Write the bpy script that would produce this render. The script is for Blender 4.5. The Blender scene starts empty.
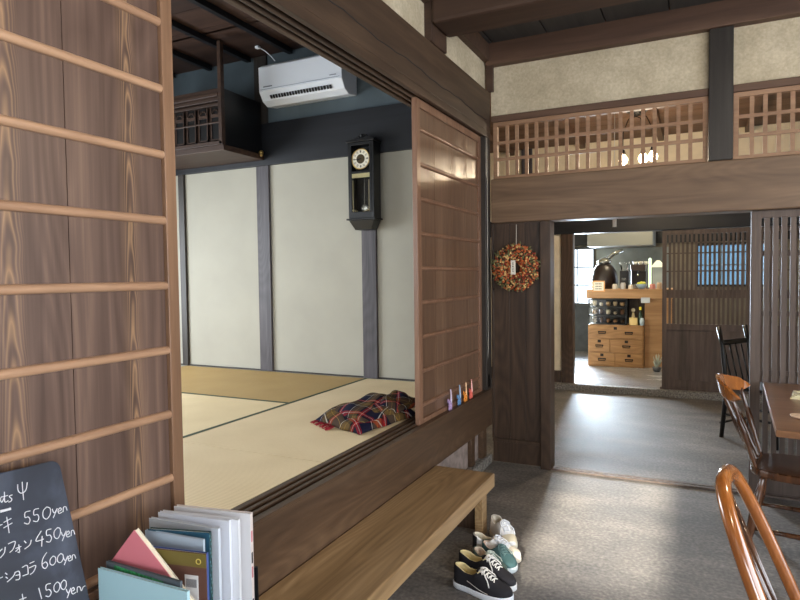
import bpy, bmesh, math, random
from mathutils import Vector, Matrix
random.seed(7)
PI = math.pi
S = bpy.context.scene
COL = S.collection

# ------------------------------------------------------------------ camera
F = 610.0
YAW, PITCH, ROLL = -0.45305, -0.040053, -0.012877
CAM = Vector((0, 0, 1.4))
def basis():
    cy, sy = math.cos(YAW), math.sin(YAW)
    fw = Vector((sy, cy, 0)); rt = Vector((cy, -sy, 0)); up = Vector((0, 0, 1))
    cp, sp = math.cos(PITCH), math.sin(PITCH)
    f2 = fw * cp + up * sp; u2 = up * cp - fw * sp
    cr, sr = math.cos(ROLL), math.sin(ROLL)
    return rt * cr + u2 * sr, u2 * cr - rt * sr, f2
R_, U_, F_ = basis()
cam_data = bpy.data.cameras.new('camera'); cam_data.sensor_width = 36; cam_data.lens = 36 * F / 800
cam_data.clip_start = 0.02; cam_data.clip_end = 100
cam = bpy.data.objects.new('camera', cam_data); COL.objects.link(cam)
m = Matrix.Identity(4)
for i in range(3):
    m[i][0] = R_[i]; m[i][1] = U_[i]; m[i][2] = -F_[i]; m[i][3] = CAM[i]
cam.matrix_world = m
S.camera = cam
def ray(x, y): return F_ + R_ * ((x - 400) / F) - U_ * ((y - 300) / F)
def onX(x, y, X): d = ray(x, y); return CAM + d * ((X - CAM.x) / d.x)
def onY(x, y, Y): d = ray(x, y); return CAM + d * ((Y - CAM.y) / d.y)
def onZ(x, y, Z): d = ray(x, y); return CAM + d * ((Z - CAM.z) / d.z)
def onP(x, y, p, n): d = ray(x, y); return CAM + d * ((p - CAM).dot(n) / d.dot(n))

# ------------------------------------------------------------------ materials
def lin(c):
    return tuple(((v / 255) / 12.92 if v / 255 <= 0.04045 else ((v / 255 + 0.055) / 1.055) ** 2.4) for v in c) + (1,)
def newmat(name):
    mt = bpy.data.materials.new(name); mt.use_nodes = True
    nt = mt.node_tree; b = nt.nodes['Principled BSDF']
    return mt, nt, b
def N(nt, t, **k):
    n = nt.nodes.new(t)
    for a, v in k.items(): setattr(n, a, v)
    return n
def ramp(nt, stops, interp='LINEAR'):
    r = N(nt, 'ShaderNodeValToRGB'); e = r.color_ramp.elements; r.color_ramp.interpolation = interp
    e[0].position, e[0].color = stops[0][0], stops[0][1]
    e[1].position, e[1].color = stops[-1][0], stops[-1][1]
    for p, c in stops[1:-1]:
        x = e.new(p); x.color = c
    return r
def plain(name, c, rough=0.5, metal=0.0, bump=0.0, bscale=60, spec=0.5, var=0.0, vscale=8, coat=0):
    mt, nt, b = newmat(name)
    b.inputs['Base Color'].default_value = lin(c); b.inputs['Roughness'].default_value = rough
    b.inputs['Metallic'].default_value = metal; b.inputs['Specular IOR Level'].default_value = spec
    b.inputs['Coat Weight'].default_value = coat
    tc = N(nt, 'ShaderNodeTexCoord')
    if var:
        nz = N(nt, 'ShaderNodeTexNoise'); nz.inputs['Scale'].default_value = vscale; nz.inputs['Detail'].default_value = 6
        nt.links.new(tc.outputs['Object'], nz.inputs['Vector'])
        lo = lin(tuple(v * (1 - var) for v in c)); hi = lin(tuple(min(255, v * (1 + var * .6)) for v in c))
        r = ramp(nt, [(0.3, lo), (0.7, hi)]); nt.links.new(nz.outputs['Fac'], r.inputs['Fac'])
        nt.links.new(r.outputs['Color'], b.inputs['Base Color'])
    if bump:
        nb = N(nt, 'ShaderNodeTexNoise'); nb.inputs['Scale'].default_value = bscale; nb.inputs['Detail'].default_value = 5
        nt.links.new(tc.outputs['Object'], nb.inputs['Vector'])
        bp = N(nt, 'ShaderNodeBump'); bp.inputs['Strength'].default_value = bump; bp.inputs['Distance'].default_value = 0.01
        nt.links.new(nb.outputs['Fac'], bp.inputs['Height']); nt.links.new(bp.outputs['Normal'], b.inputs['Normal'])
    return mt
def wood(name, dark, mid, light, axis='Z', rough=0.5, across=26, along=1.6, bump=0.12, cathedral=0.0, spec=0.4, island=0.0, coat=0.0, off=0.0, grey=0.0):
    """grain runs along the given axis"""
    def dg(c):
        l = .3 * c[0] + .59 * c[1] + .11 * c[2]
        return tuple(v + (l - v) * grey for v in c)
    dark, mid, light = dg(dark), dg(mid), dg(light)
    mt, nt, b = newmat(name); L = nt.links.new
    b.inputs['Roughness'].default_value = rough; b.inputs['Specular IOR Level'].default_value = spec
    b.inputs['Coat Weight'].default_value = coat; b.inputs['Coat Roughness'].default_value = 0.15
    tc = N(nt, 'ShaderNodeTexCoord'); mp = N(nt, 'ShaderNodeMapping')
    sc = [across, across, across]; sc['XYZ'.index(axis)] = along
    mp.inputs['Scale'].default_value = sc; mp.inputs['Location'].default_value = (off, off * 1.7, off * .6)
    L(tc.outputs['Object'], mp.inputs['Vector'])
    vec = mp.outputs['Vector']
    nz = N(nt, 'ShaderNodeTexNoise'); nz.inputs['Scale'].default_value = 1.0; nz.inputs['Detail'].default_value = 8
    nz.inputs['Roughness'].default_value = 0.62; nz.inputs['Distortion'].default_value = 0.4
    L(vec, nz.inputs['Vector'])
    fac = nz.outputs['Fac']
    big = N(nt, 'ShaderNodeTexNoise'); big.inputs['Scale'].default_value = 0.16; big.inputs['Detail'].default_value = 3
    L(vec, big.inputs['Vector'])
    mx = N(nt, 'ShaderNodeMix', data_type='FLOAT'); mx.inputs[0].default_value = 0.42
    L(fac, mx.inputs[2]); L(big.outputs['Fac'], mx.inputs[3]); fac = mx.outputs[0]
    if cathedral:
        mp2 = N(nt, 'ShaderNodeMapping'); s2 = [3.4, 3.4, 3.4]; s2['XYZ'.index(axis)] = 0.55
        mp2.inputs['Scale'].default_value = s2; mp2.inputs['Location'].default_value = (off, off + .35, off)
        L(tc.outputs['Object'], mp2.inputs['Vector'])
        n2 = N(nt, 'ShaderNodeTexNoise'); n2.inputs['Scale'].default_value = 1.0; n2.inputs['Detail'].default_value = 1.0
        L(mp2.outputs['Vector'], n2.inputs['Vector'])
        mm = N(nt, 'ShaderNodeMath', operation='MULTIPLY'); mm.inputs[1].default_value = 26; L(n2.outputs['Fac'], mm.inputs[0])
        fr = N(nt, 'ShaderNodeMath', operation='PINGPONG'); fr.inputs[1].default_value = 0.5; L(mm.outputs[0], fr.inputs[0])
        m2 = N(nt, 'ShaderNodeMix', data_type='FLOAT'); m2.inputs[0].default_value = cathedral
        L(fac, m2.inputs[2]); L(fr.outputs[0], m2.inputs[3]); fac = m2.outputs[0]
    if island:
        g = N(nt, 'ShaderNodeNewGeometry'); ma = N(nt, 'ShaderNodeMath', operation='MULTIPLY_ADD')
        ma.inputs[1].default_value = island; ma.inputs[2].default_value = -island / 2
        L(g.outputs['Random Per Island'], ma.inputs[0])
        ad = N(nt, 'ShaderNodeMath', operation='ADD'); L(fac, ad.inputs[0]); L(ma.outputs[0], ad.inputs[1]); fac = ad.outputs[0]
    r = ramp(nt, [(0.30, lin(dark)), (0.5, lin(mid)), (0.70, lin(light))]); L(fac, r.inputs['Fac'])
    L(r.outputs['Color'], b.inputs['Base Color'])
    bp = N(nt, 'ShaderNodeBump'); bp.inputs['Strength'].default_value = bump; bp.inputs['Distance'].default_value = 0.004
    L(nz.outputs['Fac'], bp.inputs['Height']); L(bp.outputs['Normal'], b.inputs['Normal'])
    return mt

M = {}
# sliding doors
M['door_board'] = wood('door_board_wood', (78, 57, 48), (106, 81, 69), (142, 111, 91), 'Z', 0.38, 34, 1.0, 0.05, 0.2, island=0.06, grey=.15)
def flames(mt, centres, amt=.42):
    nt = mt.node_tree; L = nt.links.new; b = nt.nodes['Principled BSDF']
    src = b.inputs['Base Color'].links[0].from_socket
    tc = N(nt, 'ShaderNodeTexCoord'); nz = N(nt, 'ShaderNodeTexNoise'); nz.inputs['Scale'].default_value = 5; nz.inputs['Detail'].default_value = 2
    L(tc.outputs['Object'], nz.inputs['Vector'])
    sp = N(nt, 'ShaderNodeSeparateXYZ'); L(tc.outputs['Object'], sp.inputs[0])
    def mth(op, a, c=None, d=None):
        n = N(nt, 'ShaderNodeMath', operation=op)
        for i, v in enumerate((a, c, d)):
            if v is None: continue
            if isinstance(v, (int, float)): n.inputs[i].default_value = v
            else: L(v, n.inputs[i])
        return n.outputs[0]
    wob = mth('MULTIPLY_ADD', nz.outputs['Fac'], .018, -.009)
    y = mth('ADD', sp.outputs['Y'], wob)
    for yc, a in centres:
        dy = mth('SUBTRACT', y, yc); d2 = mth('MULTIPLY', dy, dy)
        f = mth('MULTIPLY_ADD', d2, a, sp.outputs['Z']); f = mth('MULTIPLY_ADD', nz.outputs['Fac'], .34, f)
        ring = mth('PINGPONG', f, .07); ring = mth('DIVIDE', ring, .07); ring = mth('POWER', ring, 2.2)
        mk = N(nt, 'ShaderNodeMapRange'); mk.inputs[1].default_value = .006; mk.inputs[2].default_value = .040; mk.inputs[3].default_value = 1; mk.inputs[4].default_value = 0
        L(mth('ABSOLUTE', dy), mk.inputs[0])
        fac = mth('MULTIPLY', mth('MULTIPLY', ring, mk.outputs[0]), amt)
        mx = N(nt, 'ShaderNodeMix', data_type='RGBA'); L(fac, mx.inputs[0]); L(src, mx.inputs[6]); mx.inputs[7].default_value = lin((206, 164, 120)); src = mx.outputs[2]
    L(src, b.inputs['Base Color'])
flames(M['door_board'], ((.875, 420), (1.215, 700), (.60, 500)))
M['door_bar'] = wood('door_bar_wood', (136, 104, 82), (170, 134, 106), (196, 158, 126), 'Y', 0.35, 40, 3)
M['door_frame'] = wood('door_frame_wood', (96, 70, 54), (124, 94, 72), (150, 116, 90), 'Z', 0.36, 40, 2)
M['rdoor_board'] = wood('far_door_board_wood', (78, 56, 42), (106, 80, 62), (132, 104, 82), 'Z', 0.33, 34, 1.6, 0.06, 0.1, spec=0.6, island=.08)
M['rdoor_frame'] = wood('far_door_frame_wood', (98, 70, 54), (124, 92, 72), (146, 112, 90), 'Z', 0.35, 40, 2)
M['beam'] = wood('old_beam_wood', (46, 34, 26), (68, 52, 40), (96, 75, 58), 'Y', 0.55, 16, 1.2, 0.2)
M['beamX'] = wood('lintel_beam_wood', (84, 65, 50), (116, 92, 71), (144, 117, 92), 'X', 0.5, 14, 1.0, 0.2, 0.12)
M['ceilbeam'] = wood('ceiling_beam_wood', (58, 42, 34), (78, 58, 46), (96, 74, 58), 'X', 0.6, 14, 1.0, 0.2)
M['darkbeam'] = wood('black_beam_wood', (13, 15, 19), (19, 21, 26), (30, 33, 39), 'X', 0.5, 18, 1.2, 0.15)
M['darkpost'] = wood('dark_post_wood', (38, 34, 31), (52, 47, 43), (70, 65, 60), 'Z', 0.45, 26, 1.3, 0.15)
M['greypost'] = wood('weathered_post_wood', (58, 55, 58), (84, 80, 84), (118, 112, 114), 'Z', 0.55, 30, 1.2, 0.2, 0.15)
M['sill'] = wood('sill_wood', (58, 43, 32), (86, 66, 50), (116, 92, 70), 'Y', 0.42, 18, 1.2, 0.15, 0.15)
M['bench'] = wood('bench_wood', (126, 98, 64), (166, 134, 94), (204, 172, 130), 'Y', 0.36, 34, 0.8, 0.15, 0.2, grey=.08)
M['board_dark'] = wood('dark_plank_wood', (46, 35, 28), (76, 59, 47), (112, 89, 70), 'Z', 0.45, 24, 1.0, 0.2, 0.2, island=0.12)
M['ranma'] = wood('transom_wood', (118, 88, 66), (146, 112, 86), (170, 136, 108), 'X', 0.5, 30, 3)
M['lattice'] = wood('lattice_wood', (66, 54, 47), (92, 76, 67), (114, 97, 86), 'Z', 0.6, 30, 2, grey=.15)
M['plate'] = wood('wall_plate_wood', (70, 50, 40), (92, 68, 54), (112, 86, 68), 'X', 0.6, 18, 1.2)
M['tceil'] = wood('tatami_ceiling_wood', (40, 27, 22), (58, 40, 32), (76, 54, 43), 'X', 0.6, 18, 1.0, island=0.15)
M['mceil'] = wood('dark_ceiling_wood', (46, 44, 44), (60, 57, 55), (74, 70, 66), 'Y', 0.65, 18, 1.2, island=.1)
M['bceil'] = wood('brown_ceiling_wood', (84, 60, 46), (106, 78, 60), (128, 98, 78), 'X', 0.6, 18, 1.0, island=.12)
M['altar'] = wood('altar_wood', (42, 29, 23), (62, 44, 34), (86, 64, 49), 'X', 0.5, 24, 2)
M['chest'] = wood('chest_wood', (128, 90, 52), (166, 122, 76), (196, 152, 104), 'X', 0.45, 20, 1.2, 0.1, 0.2)
M['counter'] = wood('counter_wood', (140, 100, 64), (176, 134, 92), (200, 158, 114), 'X', 0.4, 20, 1.2)
M['chair'] = wood('varnished_chair_wood', (44, 25, 15), (74, 44, 25), (116, 72, 42), 'Z', 0.2, 26, 3, 0.03, spec=0.6, coat=0.6)
M['honey'] = wood('honey_chair_wood', (104, 56, 24), (150, 88, 38), (190, 126, 64), 'Z', 0.14, 24, 4, 0.02, spec=0.7, coat=0.8)
M['table'] = wood('table_wood', (92, 62, 42), (124, 88, 62), (150, 112, 80), 'X', 0.28, 18, 1.2, 0.05, spec=0.5)
M['black'] = plain('black_paint', (13, 13, 15), 0.35, var=.2)
M['blackmetal'] = plain('black_metal', (18, 18, 20), 0.35, 0.6)
M['cream'] = plain('cream_wallpaper', (164, 161, 148), 0.8, bump=0.05, bscale=200, var=0.03, vscale=2.5)
M['bluegrey'] = plain('blue_grey_plaster', (76, 88, 94), 0.75, bump=0.1, bscale=40, var=0.12, vscale=3)
M['bluepale'] = plain('pale_blue_plaster', (112, 128, 138), 0.75, bump=0.1, bscale=40, var=0.12, vscale=3)
M['whitewall'] = plain('pale_plaster', (196, 184, 158), 0.8, bump=0.1, bscale=40, var=0.05)
M['warmwall'] = plain('back_room_plaster', (232, 218, 190), 0.8, bump=0.1, bscale=40, var=0.05)
M['pinkwall'] = plain('rough_grey_plaster', (150, 136, 130), 0.85, bump=0.3, bscale=30, var=0.2, vscale=14)
M['stone'] = plain('grey_stone', (128, 124, 118), 0.8, bump=0.8, bscale=70, var=0.45, vscale=60)
M['steel'] = plain('brushed_steel', (150, 152, 150), 0.25, 0.9, var=.1, vscale=3)
M['white'] = plain('white_plastic', (226, 232, 240), 0.35)
M['offwhite'] = plain('off_white_paint', (224, 218, 204), 0.5)
M['brass'] = plain('brass', (190, 160, 96), 0.3, 0.9)
M['iron'] = plain('dark_iron', (40, 32, 28), 0.4, 0.7)
M['darkgap'] = plain('dark_slot', (24, 26, 30), 0.8)
M['paper'] = plain('paper_white', (226, 226, 230), 0.6, var=.04)
M['green'] = plain('green_border_cloth', (62, 74, 54), 0.8, bump=.1, bscale=300)
M['olivecloth'] = plain('dark_border_cloth', (86, 80, 60), 0.8)

def plaster(name, a, b_, c):
    mt, nt, b = newmat(name); L = nt.links.new
    tc = N(nt, 'ShaderNodeTexCoord'); n1 = N(nt, 'ShaderNodeTexNoise'); n1.inputs['Scale'].default_value = 5; n1.inputs['Detail'].default_value = 10
    n1.inputs['Roughness'].default_value = .7
    L(tc.outputs['Object'], n1.inputs['Vector'])
    n2 = N(nt, 'ShaderNodeTexNoise'); n2.inputs['Scale'].default_value = 70; n2.inputs['Detail'].default_value = 4; L(tc.outputs['Object'], n2.inputs['Vector'])
    mx = N(nt, 'ShaderNodeMix', data_type='FLOAT'); mx.inputs[0].default_value = .34; L(n1.outputs['Fac'], mx.inputs[2]); L(n2.outputs['Fac'], mx.inputs[3])
    r = ramp(nt, [(0.32, lin(a)), (0.5, lin(b_)), (0.66, lin(c))]); L(mx.outputs[0], r.inputs['Fac']); L(r.outputs['Color'], b.inputs['Base Color'])
    b.inputs['Roughness'].default_value = .85
    bp = N(nt, 'ShaderNodeBump'); bp.inputs['Strength'].default_value = .4; bp.inputs['Distance'].default_value = .01
    L(mx.outputs[0], bp.inputs['Height']); L(bp.outputs['Normal'], b.inputs['Normal'])
    return mt
M['plaster'] = plaster('earthen_plaster', (170, 156, 130), (194, 180, 153), (216, 203, 177))

def floor_mat(name, a, b_, c, rough=.42, spec=.5):
    mt, nt, b = newmat(name); L = nt.links.new
    tc = N(nt, 'ShaderNodeTexCoord')
    mp = N(nt, 'ShaderNodeMapping'); mp.inputs['Scale'].default_value = (1.3, 2.6, 1); mp.inputs['Rotation'].default_value = (0, 0, .25); L(tc.outputs['Object'], mp.inputs['Vector'])
    n1 = N(nt, 'ShaderNodeTexNoise'); n1.inputs['Scale'].default_value = 1.3; n1.inputs['Detail'].default_value = 10; n1.inputs['Roughness'].default_value = .62; L(mp.outputs['Vector'], n1.inputs['Vector'])
    n2 = N(nt, 'ShaderNodeTexNoise'); n2.inputs['Scale'].default_value = 55; n2.inputs['Detail'].default_value = 4; L(tc.outputs['Object'], n2.inputs['Vector'])
    mx = N(nt, 'ShaderNodeMix', data_type='FLOAT'); mx.inputs[0].default_value = .45; L(n1.outputs['Fac'], mx.inputs[2]); L(n2.outputs['Fac'], mx.inputs[3])
    r = ramp(nt, [(0.35, lin(a)), (0.5, lin(b_)), (0.66, lin(c))]); L(mx.outputs[0], r.inputs['Fac']); L(r.outputs['Color'], b.inputs['Base Color'])
    rr = N(nt, 'ShaderNodeMapRange'); rr.inputs[3].default_value = rough - .1; rr.inputs[4].default_value = rough + .15; L(n1.outputs['Fac'], rr.inputs[0]); L(rr.outputs[0], b.inputs['Roughness'])
    b.inputs['Specular IOR Level'].default_value = spec
    bp = N(nt, 'ShaderNodeBump'); bp.inputs['Strength'].default_value = .5; bp.inputs['Distance'].default_value = .005
    L(mx.outputs[0], bp.inputs['Height']); L(bp.outputs['Normal'], b.inputs['Normal'])
    return mt
M['floor'] = floor_mat('mortar_floor', (84, 81, 80), (114, 110, 107), (152, 146, 139), .62, .4)
M['kfloor'] = floor_mat('kitchen_floor', (128, 128, 130), (150, 150, 152), (168, 168, 170), .22, .7)

def tatami(name, c1, c2, axis):
    mt, nt, b = newmat(name); L = nt.links.new
    tc = N(nt, 'ShaderNodeTexCoord')
    w = N(nt, 'ShaderNodeTexWave'); w.wave_type = 'BANDS'; w.bands_direction = axis; w.inputs['Scale'].default_value = 26; w.inputs['Distortion'].default_value = .6; w.inputs['Detail Scale'].default_value = 4
    L(tc.outputs['Object'], w.inputs['Vector'])
    n = N(nt, 'ShaderNodeTexNoise'); n.inputs['Scale'].default_value = 3; n.inputs['Detail'].default_value = 8; L(tc.outputs['Object'], n.inputs['Vector'])
    mx = N(nt, 'ShaderNodeMix', data_type='FLOAT'); mx.inputs[0].default_value = .5; L(w.outputs['Fac'], mx.inputs[2]); L(n.outputs['Fac'], mx.inputs[3])
    r = ramp(nt, [(0.2, lin(c1)), (0.8, lin(c2))]); L(mx.outputs[0], r.inputs['Fac']); L(r.outputs['Color'], b.inputs['Base Color'])
    b.inputs['Roughness'].default_value = .6; b.inputs['Specular IOR Level'].default_value = .3
    bp = N(nt, 'ShaderNodeBump'); bp.inputs['Strength'].default_value = .3; bp.inputs['Distance'].default_value = .003
    L(w.outputs['Fac'], bp.inputs['Height']); L(bp.outputs['Normal'], b.inputs['Normal'])
    return mt
M['tatY'] = tatami('tatami_weave_pale', (212, 188, 144), (244, 224, 186), 'Y')
M['tatX'] = tatami('tatami_weave_cross', (212, 188, 142), (244, 224, 182), 'X')
M['tatSheen'] = tatami('tatami_weave_sheen', (164, 134, 82), (190, 160, 106), 'X')  # golden tone stands in for sheen across the weave direction

def plaid():
    mt, nt, b = newmat('tartan_wool'); L = nt.links.new
    tc = N(nt, 'ShaderNodeTexCoord'); sp = N(nt, 'ShaderNodeSeparateXYZ'); L(tc.outputs['UV'], sp.inputs[0])
    navy, olive, red, wht, yel, blk = lin((26, 26, 46)), lin((92, 72, 42)), lin((146, 26, 26)), lin((190, 182, 172)), lin((160, 126, 56)), lin((22, 24, 26))
    st = [(0, navy), (.2, blk), (.24, wht), (.262, blk), (.30, olive), (.45, yel), (.465, olive), (.62, blk), (.70, red), (.76, wht), (.775, red), (.83, navy)]
    outs = []
    for k, f in ((0, 5.4), (1, 5.0)):
        mu = N(nt, 'ShaderNodeMath', operation='MULTIPLY'); mu.inputs[1].default_value = f; L(sp.outputs[k], mu.inputs[0])
        fr = N(nt, 'ShaderNodeMath', operation='FRACT'); L(mu.outputs[0], fr.inputs[0])
        r = ramp(nt, st, 'CONSTANT'); L(fr.outputs[0], r.inputs['Fac']); outs.append(r.outputs['Color'])
    mx = N(nt, 'ShaderNodeMix', data_type='RGBA'); mx.inputs[0].default_value = .5; L(outs[0], mx.inputs[6]); L(outs[1], mx.inputs[7])
    L(mx.outputs[2], b.inputs['Base Color']); b.inputs['Roughness'].default_value = .9; b.inputs['Specular IOR Level'].default_value = .1
    return mt
M['plaid'] = plaid()
def chalk():
    mt, nt, b = newmat('chalkboard_slate'); L = nt.links.new
    tc = N(nt, 'ShaderNodeTexCoord'); n = N(nt, 'ShaderNodeTexNoise'); n.inputs['Scale'].default_value = 5; n.inputs['Detail'].default_value = 6; n.inputs['Distortion'].default_value = 1.2
    L(tc.outputs['Object'], n.inputs['Vector'])
    r = ramp(nt, [(.3, lin((32, 37, 47))), (.55, lin((44, 50, 64))), (.75, lin((74, 82, 98)))]); L(n.outputs['Fac'], r.inputs['Fac']); L(r.outputs['Color'], b.inputs['Base Color'])
    b.inputs['Roughness'].default_value = .6
    return mt
M['slate'] = chalk()
M['chalk'] = plain('white_chalk', (216, 218, 224), .9)
def emis(name, c, s):
    mt, nt, b = newmat(name); b.inputs['Base Color'].default_value = lin(c)
    b.inputs['Emission Color'].default_value = lin(c); b.inputs['Emission Strength'].default_value = s
    return mt
def glass(name, c=(255, 255, 255), rough=.02):
    mt, nt, b = newmat(name); L = nt.links.new
    out = nt.nodes['Material Output']; nt.nodes.remove(b)
    tr = N(nt, 'ShaderNodeBsdfTransparent'); tr.inputs[0].default_value = lin(c)
    gl = N(nt, 'ShaderNodeBsdfGlossy'); gl.inputs['Roughness'].default_value = rough
    fr = N(nt, 'ShaderNodeFresnel'); fr.inputs[0].default_value = 1.45
    mx = N(nt, 'ShaderNodeMixShader'); L(fr.outputs[0], mx.inputs[0]); L(tr.outputs[0], mx.inputs[1]); L(gl.outputs[0], mx.inputs[2]); L(mx.outputs[0], out.inputs[0])
    return mt
M['glass'] = glass('clear_glass')
M['bulb'] = emis('lit_bulb_glass', (255, 226, 178), 30)
M['clockface'] = plain('clock_dial', (220, 214, 196), .5)
C_ = {}
def pc(c, rough=.5, **k):
    if c not in C_: C_[c] = plain('paint_%02x%02x%02x' % c, c, rough, **k)
    return C_[c]

# ------------------------------------------------------------------ mesh builder
class MB:
    def __init__(s): s.bm = bmesh.new(); s.uv = None
    def quad(s, pts):
        return s.bm.faces.new([s.bm.verts.new(p) for p in pts])
    def box(s, x0, x1, y0, y1, z0, z1, mat=None):
        P = [Vector((x, y, z)) for x in (x0, x1) for y in (y0, y1) for z in (z0, z1)]
        if mat is not None: P = [mat @ p for p in P]
        v = [s.bm.verts.new(p) for p in P]
        for f in ((0, 1, 3, 2), (4, 6, 7, 5), (0, 4, 5, 1), (2, 3, 7, 6), (0, 2, 6, 4), (1, 5, 7, 3)):
            s.bm.faces.new([v[i] for i in f])
        return s
    def hexa(s, pts):  # 8 points: bottom 4 (ccw), top 4
        v = [s.bm.verts.new(p) for p in pts]
        for f in ((3, 2, 1, 0), (4, 5, 6, 7), (0, 1, 5, 4), (1, 2, 6, 5), (2, 3, 7, 6), (3, 0, 4, 7)):
            s.bm.faces.new([v[i] for i in f])
        return s
    def prism(s, poly, z0, z1, fn=None):
        fn = fn or (lambda x, y, z: (x, y, z))
        a = [s.bm.verts.new(fn(x, y, z0)) for x, y in poly]; b = [s.bm.verts.new(fn(x, y, z1)) for x, y in poly]
        n = len(poly)
        s.bm.faces.new(a[::-1]); s.bm.faces.new(b)
        for i in range(n): s.bm.faces.new([a[i], a[(i + 1) % n], b[(i + 1) % n], b[i]])
        return s
    def tube(s, pts, r, seg=12, cap=True, flat=1.0, up=None):
        pts = [Vector(p) for p in pts]; n = len(pts)
        rs = r if isinstance(r, (list, tuple)) else [r] * n
        prev = None; rings = []
        for i, p in enumerate(pts):
            t = (pts[min(i + 1, n - 1)] - pts[max(i - 1, 0)]).normalized()
            if prev is None:
                a = Vector(up) if up else (Vector((0, 0, 1)) if abs(t.z) < .9 else Vector((1, 0, 0)))
            else: a = prev
            u = (a - t * a.dot(t)).normalized(); w = t.cross(u); prev = u
            rings.append([s.bm.verts.new(p + (u * math.cos(k * 2 * PI / seg) * flat + w * math.sin(k * 2 * PI / seg)) * rs[i]) for k in range(seg)])
        for i in range(n - 1):
            for k in range(seg):
                s.bm.faces.new([rings[i][k], rings[i][(k + 1) % seg], rings[i + 1][(k + 1) % seg], rings[i + 1][k]])
        if cap: s.bm.faces.new(rings[0][::-1]); s.bm.faces.new(rings[-1])
        return s
    def lathe(s, prof, c=(0, 0, 0), seg=24, axis='Z'):
        c = Vector(c); rings = []
        for r, h in prof:
            ring = []
            for k in range(seg):
                a = k * 2 * PI / seg; x, y = r * math.cos(a), r * math.sin(a)
                p = {'Z': Vector((x, y, h)), 'Y': Vector((x, -h, y)), 'X': Vector((h, x, y))}[axis]
                ring.append(s.bm.verts.new(c + p))
            rings.append(ring)
        for i in range(len(rings) - 1):
            for k in range(seg):
                s.bm.faces.new([rings[i][k], rings[i][(k + 1) % seg], rings[i + 1][(k + 1) % seg], rings[i + 1][k]])
        s.bm.faces.new(rings[0][::-1]); s.bm.faces.new(rings[-1])
        return s
    def ball(s, c, r, seg=10, sc=(1, 1, 1)):
        mm = Matrix.Translation(Vector(c)) @ Matrix.Diagonal((sc[0], sc[1], sc[2], 1))
        bmesh.ops.create_uvsphere(s.bm, u_segments=seg, v_segments=max(5, seg // 2 + 1), radius=r, matrix=mm); return s
    def ico(s, c, r, sub=1):
        bmesh.ops.create_icosphere(s.bm, subdivisions=sub, radius=r, matrix=Matrix.Translation(Vector(c))); return s
    def torus(s, c, R, r, axis='Y', seg=48, seg2=12):
        c = Vector(c); g = []
        for i in range(seg):
            a = i * 2 * PI / seg; ring = []
            for j in range(seg2):
                b = j * 2 * PI / seg2; q = R + r * math.cos(b); x, y, h = q * math.cos(a), q * math.sin(a), r * math.sin(b)
                ring.append(s.bm.verts.new(c + (Vector((x, h, y)) if axis == 'Y' else Vector((x, y, h)))))
            g.append(ring)
        for i in range(seg):
            for j in range(seg2): s.bm.faces.new([g[i][j], g[(i + 1) % seg][j], g[(i + 1) % seg][(j + 1) % seg2], g[i][(j + 1) % seg2]])
        return s
    def build(s, name, mat, parent=None, bevel=0.0, smooth=False, sub=0, kind=None, label=None):
        bmesh.ops.recalc_face_normals(s.bm, faces=s.bm.faces)
        me = bpy.data.meshes.new(name); s.bm.to_mesh(me); s.bm.free()
        o = bpy.data.objects.new(name, me); COL.objects.link(o)
        me.materials.append(M[mat] if isinstance(mat, str) else mat)
        if smooth:
            for p in me.polygons: p.use_smooth = True
        if bevel:
            b = o.modifiers.new('bevel', 'BEVEL'); b.width = bevel; b.segments = 2; b.limit_method = 'ANGLE'; b.angle_limit = .7
        if sub:
            b = o.modifiers.new('sub', 'SUBSURF'); b.levels = sub; b.render_levels = sub
        if parent: o.parent = parent
        if kind: o['kind'] = kind
        if label: o['label'] = label
        return o
def bx(*a, mat=None): return MB().box(*a, mat=mat)
def struct(name, mb, mat, bevel=0.0, parent=None, smooth=False):
    o = mb.build(name, mat, parent, bevel, smooth)
    if not parent: o['kind'] = 'structure'
    return o
def sroot(name, loc=(0, 0, 0)):
    o = bpy.data.objects.new(name, None); COL.objects.link(o); o.location = loc; o['kind'] = 'structure'; o.empty_display_size = .1
    return o
def thing(name, label, cat, loc=(0, 0, 0), rz=0, group=None):
    o = bpy.data.objects.new(name, None); COL.objects.link(o); o.location = loc; o.rotation_euler = (0, 0, rz); o.empty_display_size = .1
    o['label'] = label; o['category'] = cat
    if group: o['group'] = group
    return o
def tag(o, label, cat, group=None, kind=None):
    o['label'] = label; o['category'] = cat
    if group: o['group'] = group
    if kind: o['kind'] = kind
    return o
def copy_thing(root, label=None):
    r = root.copy(); COL.objects.link(r)
    if label: r['label'] = label
    for ch in [o for o in bpy.data.objects if o.parent == root]:
        c = ch.copy(); COL.objects.link(c); c.parent = r
        for g in [o for o in bpy.data.objects if o.parent == ch]:
            d = g.copy(); COL.objects.link(d); d.parent = c
    return r
def smooth_by(o, ang=40):
    me = o.data
    for p in me.polygons: p.use_smooth = True
    bm = bmesh.new(); bm.from_mesh(me)
    for e in bm.edges:
        if len(e.link_faces) == 2 and e.calc_face_angle(0) > math.radians(ang): e.smooth = False
    bm.to_mesh(me); bm.free()
    return o

X0 = -1.358; Y0 = 4.33; YT = 4.385; T = .56; Y1 = 7.5

# ================================================================== SHELL
fl = struct('floor', bx(-5.6, 3.6, -2.6, Y1, -.1, 0), 'floor')
struct('floor_kitchen', bx(-5.6, 3.6, Y1, 11.2, -.1, .08), 'kfloor')
struct('floor_raised', bx(-5.5, X0 - .16, -.6, YT + .02, .3, .515), 'sill')

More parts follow.
